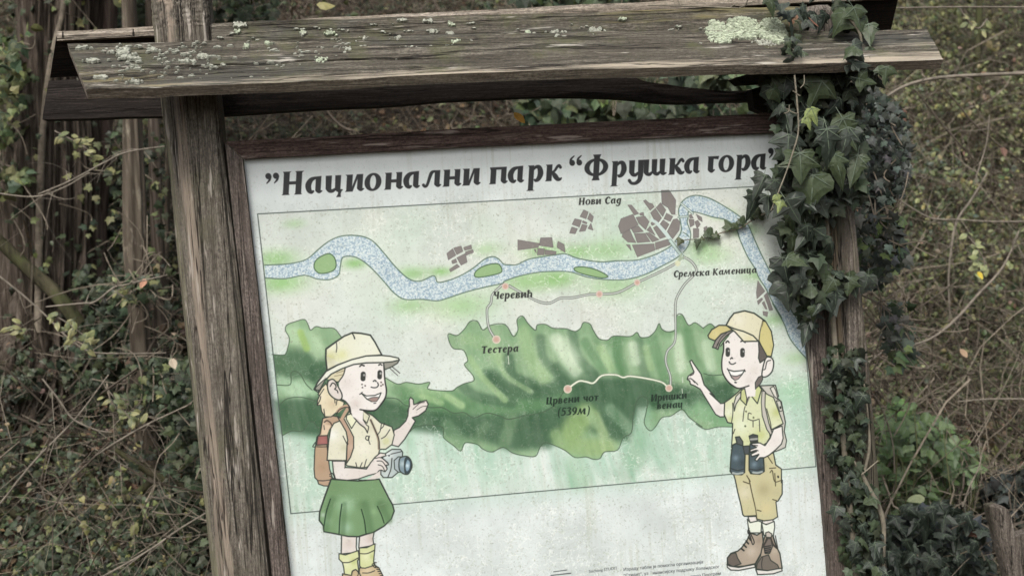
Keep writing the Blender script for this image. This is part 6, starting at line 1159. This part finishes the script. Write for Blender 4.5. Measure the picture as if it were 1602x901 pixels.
# small leaves behind and between, too many to pick singly
pp = scatter_px([(1205, 110), (1345, 105), (1352, 300), (1300, 340), (1285, 460), (1262, 500), (1240, 440), (1225, 330)], 620, -.10, .06); P = np.array([W(*p) for p in pp]); n = len(P)
cloud('foliage', P, rng.standard_normal((n, 3)) * .5 + np.array([0, -1, .3]), rng.standard_normal((n, 3)) * .5 + np.array([0, 0, -1.]), .020 + .024 * rng.random(n), T_ivy, pal(n, IVYC[:4]) * .85, M_ivy, ivy, kind='stuff')
pp = scatter_px([(1288, 540), (1350, 540), (1356, 620), (1352, 720), (1378, 800), (1384, 910), (1326, 910), (1306, 780), (1296, 680)], 420, -.06, .0); P = np.array([W(*p) for p in pp]); n = len(P)
cloud('foliage', P, rng.standard_normal((n, 3)) * .6 + np.array([0, -1, .3]), rng.standard_normal((n, 3)) * .6 + np.array([0, 0, -1.]), .014 + .018 * rng.random(n), T_ivy, pal(n, IVYC[:4]), M_ivy, ivy, kind='stuff')
# ------------------------------------------------------------------ further ivy masses
def ivymass(loc, label, polys, sizepx, cols, tmn, nparts=0, pmesh=None, psize=(16, 26), prange=None, cat='ivy', mat=None, name='ivy_bush', stems=0):
    o = empty(name, loc, label, cat)
    for poly, n, y0, y1 in polys:
        pp = scatter_px(poly, n, y0, y1); P = np.array([W(*p) for p in pp]); n = len(P); d = (P - CAMP) @ F_
        cloud('foliage', P, rng.standard_normal((n, 3)) * .6 + np.array([0, -.8, .5]), rng.standard_normal((n, 3)) * .8 + np.array([0, 0, -.8]), (sizepx[0] + (sizepx[1] - sizepx[0]) * rng.random(n)) / FPX * d, tmn, pal(n, cols), mat or M_ivy, o, kind='stuff')
        a_ = P[rng.integers(0, n, 26)]; b_ = a_ + rng.standard_normal((26, 3)) * np.array([.09, .05, .12]); tt = np.linspace(0, 1, 7)[None, :, None]; Q = a_[:, None] * (1 - tt) + b_[:, None] * tt + np.sin(tt * 3.1) * .03 * rng.standard_normal((26, 1, 3)); V, F = tubes(Q, np.full(Q.shape[:2], .0022), 4); link('stems', mesh_np('stems', V, F, M_twig), o, kind='stuff')
        if False: V, F = tubes(Q, np.full(Q.shape[:2], .003) * np.linspace(1.2, .4, 8)[None], 5); link('stems', mesh_np('stems', V, F, M_twigd), o)
    if nparts: put_leaves(o, scatter_px(polys[0][0], nparts, prange[0], prange[1], 5), psize, pmesh, face=(0, -.8, .6), jit=.5, djit=.7)
    return o
def gl(px, py, Y):
    p = W(px, py, Y); p[2] = ground_z(p[0], p[1]); return p
GREY = [(.058, .072, .058), (.08, .096, .08), (.04, .052, .04), (.12, .13, .115), (.03, .038, .03)]
ivymass(gl(1380, 700, .45), 'small leaved grey green ivy hanging behind the right post', [([(1336, 120), (1375, 140), (1410, 175), (1425, 240), (1412, 300), (1380, 330), (1345, 330), (1340, 250)], 1000, .25, .75)], (9, 17), GREY, T_ivy)
ivymass(gl(1370, 800, .35), 'dull green ivy sprays sticking out right of the post at mid height', [([(1330, 330), (1400, 340), (1420, 400), (1395, 440), (1350, 450)], 260, .15, .5), ([(1380, 480), (1420, 470), (1430, 560), (1395, 580)], 130, .4, .8)], (10, 22), GREY + IVYL, T_ivy)
ivymass(gl(1460, 880, .9), 'dark bluish ivy bush in the lower right beside the old fence post', [([(1388, 815), (1440, 790), (1500, 800), (1545, 830), (1550, 910), (1385, 910)], 1100, .85, 1.3)], (14, 26), [(.045, .056, .055), (.075, .088, .090), (.03, .038, .036)], T_ivy, 110, [m_ for i, m_ in enumerate(IVYM) if i % 5 in (0, 1, 3)], (20, 32), (.72, .9))
ivymass(gl(1590, 820, 1.2), 'dark ivy heaped on the old fence in the lower right corner', [([(1535, 770), (1560, 742), (1610, 735), (1650, 760), (1650, 840), (1590, 830), (1550, 815)], 480, 1.1, 1.4)], (12, 24), [(.035, .045, .040), (.05, .06, .055), (.025, .032, .028)], T_ivy)
for lab, poly, n in (('bright green nettle clump right of the ivied post', [(1378, 650), (1400, 622), (1430, 632), (1432, 700), (1440, 800), (1392, 815), (1376, 770), (1378, 700)], 80), ('smaller bright nettle clump above the dark ivy bush', [(1440, 650), (1478, 655), (1505, 690), (1532, 700), (1535, 740), (1500, 780), (1460, 800), (1435, 760), (1432, 700)], 70)):
    o = empty('nettle_clump', gl(np.mean([p[0] for p in poly]), 830, 1.25), lab, 'nettles'); b0 = np.array(o.location)
    pts = scatter_px(poly, n, 1.0, 1.35, 7); put_leaves(o, pts, (15, 30), NETM, face=(0, -.5, .9), jit=.35, down=(0, -.4, -.5), djit=.9)
    P = np.array([W(*p) for p in pts]); Q = np.array([catmull(np.array([b0 + np.array([.06 * random.gauss(0, 1), .05 * random.gauss(0, 1), 0]), (b0 * .4 + e * .6) + .03 * rng.standard_normal(3), e]), 7) for e in P[::4]])
    V, F = tubes(Q, np.full(Q.shape[:2], .0028) * np.linspace(1.2, .5, 7)[None], 5); link('stems', mesh_np('stems', V, F, simple('nettle_stem', (.14, .15, .07))), o)
    pp = scatter_px(poly, 260, 1.15, 1.5); P = np.array([W(*p) for p in pp]); m0 = len(P)
    cloud('foliage', P, rng.standard_normal((m0, 3)) * .5 + np.array([0, -.6, .8]), rng.standard_normal((m0, 3)), .02 + .03 * rng.random(m0), T_oval, pal(m0, [(.08, .14, .045), (.11, .17, .06), (.06, .10, .04)]), M_leaf, o, kind='stuff')
# ivy climbing in the dark on the left
ivymass(gl(120, 560, 2.2), 'dark ivy draped between the furrowed trunk and the slim trees', [([(105, 420), (200, 430), (215, 520), (240, 600), (180, 640), (110, 600), (140, 520)], 900, 1.9, 2.5)], (8, 17), IVYC, T_ivy)
ivymass(gl(270, 700, 1.6), 'dark ivy on the ground close to the left post', [([(235, 560), (300, 560), (312, 700), (326, 860), (280, 901), (250, 800), (262, 700)], 700, 1.3, 1.9)], (9, 18), IVYC, T_ivy)
ivymass(gl(200, 200, 3.6), 'ivy leaves behind the top of the left post', [([(110, -20), (235, -20), (236, 50), (150, 56), (110, 40)], 420, 2.6, 3.4), ([(335, -20), (440, -20), (430, 30), (335, 34)], 160, 2.6, 3.4)], (9, 18), IVYC + IVYL[:1], T_ivy)
ivymass(gl(900, 170, 3.2), 'round leaved ivy growing above the middle of the frame', [([(815, 155), (960, 152), (1040, 165), (1170, 165), (1180, 185), (820, 200)], 520, 2.4, 3.2), ([(810, -20), (1000, -20), (940, 14), (815, 20)], 260, 2.4, 3.2), ([(1040, 105), (1170, 110), (1175, 140), (1060, 130)], 130, 2.0, 2.6)], (14, 30), IVYL + IVYC, T_ivy2)
ivymass(gl(20, 300, 1.9), 'mid green creeper leaves at the left edge', [([(-40, 40), (35, 70), (40, 140), (30, 220), (-40, 230)], 300, 1.8, 2.4), ([(-40, 280), (20, 250), (60, 270), (30, 300), (-40, 320)], 90, 1.8, 2.2)], (10, 22), IVYL + OLIVE, T_ivy2, name='creeper', cat='creeper')
ivymass(gl(60, 600, 2.2), 'sparse ivy clinging to the bark of the furrowed trunk', [([(20, -20), (150, -20), (170, 200), (165, 420), (20, 440), (10, 200)], 420, 2.0, 2.6)], (7, 15), IVYC + OLIVE[:2], T_ivy, name='climbing_ivy')
ivymass(gl(230, 600, 1.9), 'ivy tangle filling the dark gap between the slim trees', [([(165, 180), (255, 180), (262, 420), (250, 560), (175, 440)], 420, 1.9, 2.6)], (8, 16), IVYC + OLIVE[:1], T_ivy, name='climbing_ivy')
ivymass(gl(230, 700, 1.4), 'green ivy wrapped round the pale patched tree', [([(190, 560), (262, 560), (262, 655), (205, 650)], 170, 1.45, 1.75), ([(195, 430), (250, 430), (245, 475), (200, 470)], 60, 1.5, 1.75), ([(205, 800), (290, 800), (300, 880), (210, 880)], 120, 1.35, 1.7)], (9, 17), IVYC + OLIVE[:1], T_ivy, name='climbing_ivy')
def sprig(pts, Y, label, tints, s, n):
    o = empty('leafy_sprig', W(pts[0][0], pts[0][1], Y), label, 'sprig'); _, C = limb('stem', [(x, y, 1.2) for x, y in pts], M_tw2, Y, o, 16, 5)
    ms = [hero('leaf', HE[0], HE[1], tn, seed=90 + i, mat=M_leaf) for i, tn in enumerate(tints)]
    for k in range(n):
        P = C[random.randrange(len(C))] + .012 * rng.standard_normal(3); leafobj('leaf', random.choice(ms), P, (random.gauss(0, .3), -1, .5 + random.gauss(0, .3)), (random.gauss(0, 1), -.2, random.gauss(-.2, .7)), s * random.uniform(.7, 1.2), o)
YT = [(.24, .24, .10), (.20, .22, .09), (.27, .26, .12), (.14, .16, .07)]
sprig([(85, 493), (105, 505), (125, 520), (140, 530)], 1.35, 'yellow leaved sprig in front of the mossy leaning branch', YT, .036, 22)
sprig([(85, 205), (105, 215), (135, 232), (145, 245)], 1.6, 'yellow green sprig under the left end of the beam', YT, .034, 18)
sprig([(165, 605), (185, 630), (200, 650), (212, 665)], 1.3, 'lime sprig on the pale patched tree low down', YT, .034, 18)
sprig([(178, 455), (190, 462), (205, 470)], 1.6, 'small yellowish sprig crossing the pale patched tree', YT, .03, 12)
sprig([(1500, 10), (1512, 30), (1530, 45), (1545, 30)], 1.4, 'yellow leaves drooping in the top right corner', YT, .034, 14)
sprig([(1515, 370), (1530, 390), (1540, 410), (1535, 430)], 1.3, 'pale green sprig beside the bowed branch at the right', [(.22, .25, .10), (.26, .28, .13)], .034, 16)
sprig([(1380, 330), (1392, 345), (1410, 350)], .6, 'fresh green leaves sticking out behind the right post', [(.12, .18, .06), (.10, .15, .05)], .045, 8)
sprig([(8, 515), (25, 512), (35, 518)], 1.5, 'pale yellow sprig at the left edge of the photograph', YT, .034, 9)
# ------------------------------------------------------------------ fallen leaves one can point at
def dead(px, py, Y, s, tint, label, D=(.2, 0, -1), N=(0, -1, .4), shape=HE, name='fallen_leaf'):
    me = hero(name, shape[0], shape[1], tint, fold=-.45, droop=-.3, mat=M_litter, seed=int(px), vein=False)
    P = W(px, py, Y); o = leafobj(name, me, P, N, D, s, None); o['label'] = label; o['category'] = 'leaf'
dead(804, 176, .03, .036, (.50, .28, .06), 'bright orange yellow leaf standing on the top rail of the frame', (.55, 0, -1), (.2, -1, .3))
dead(1244, 22, -.11, .036, (.15, .09, .06), 'curled rusty brown leaf caught on the roof plank in the ivy', (-.1, 0, -1), (-.9, -1, .5), HE)
dead(1262, 26, -.10, .034, (.17, .085, .06), 'smaller rusty leaf curled right of the large one on the roof', (.5, 0, -1), (.9, -1, .5), HE)
dead(1402, 256, .5, .034, (.36, .25, .12), 'tan leaf hanging in the small leaved ivy right of the post', (.2, 0, -1))
dead(1512, 830, .82, .045, (.13, .07, .05), 'rust red leaf resting on the dark ivy bush by the fence post', (.5, 0, -.8), (0, -1, .9), H2)
dead(268, 560, 1.3, .045, (.40, .34, .26), 'pale dry leaf caught close to the left post', (.3, 0, -1))
dead(228, 436, 1.5, .04, (.40, .22, .15), 'pinkish brown leaf hanging on the pale patched tree', (-.4, 0, -1))
dead(1446, 778, 1.0, .075, (.26, .29, .17), 'large pale green lance shaped leaf over the dark ivy bush', (-.9, 0, -.45), (0, -.7, .8), HE)
dead(1530, 425, 1.2, .034, (.48, .38, .06), 'bright yellow leaf in the right thicket', (.1, 0, -1))
dead(1502, 545, 1.3, .04, (.34, .24, .16), 'beige curled leaf under the bowed branch', (.3, 0, -1))
dead(1405, 178, .5, .034, (.10, .055, .04), 'dark red brown leaf behind the small leaved ivy', (.4, 0, -1), shape=H2)
dead(1568, 230, 1.6, .05, (.15, .09, .07), 'reddish leaf hanging low in the upper right thicket', (-.2, 0, -1))
# ------------------------------------------------------------------ old fence in the lower right corner
fence = empty('old_fence', gl(1585, 990, .55), 'weathered old wooden fence post with a cut rail in the lower right corner', 'fence')
lbf = px_of(below((1545, 792), (1573, 901), .2)); rbf = px_of(below((1582, 800), (1606, 901), .2))
post('post', [(1546, 786), (1548, 796), (1574, 901), (1584, 960)], [(1562, 790), (1574, 803), (1596, 901), (1606, 960)], .50, .06, SEC, M_postr, fence, top_round=[.6, .8, .97], seed=31, n=30)
prism('rail', [(1580, 842), (1612, 834), (1700, 826), (1700, 868), (1606, 884), (1590, 880)], .56, .05, M_postr, parent=fence)
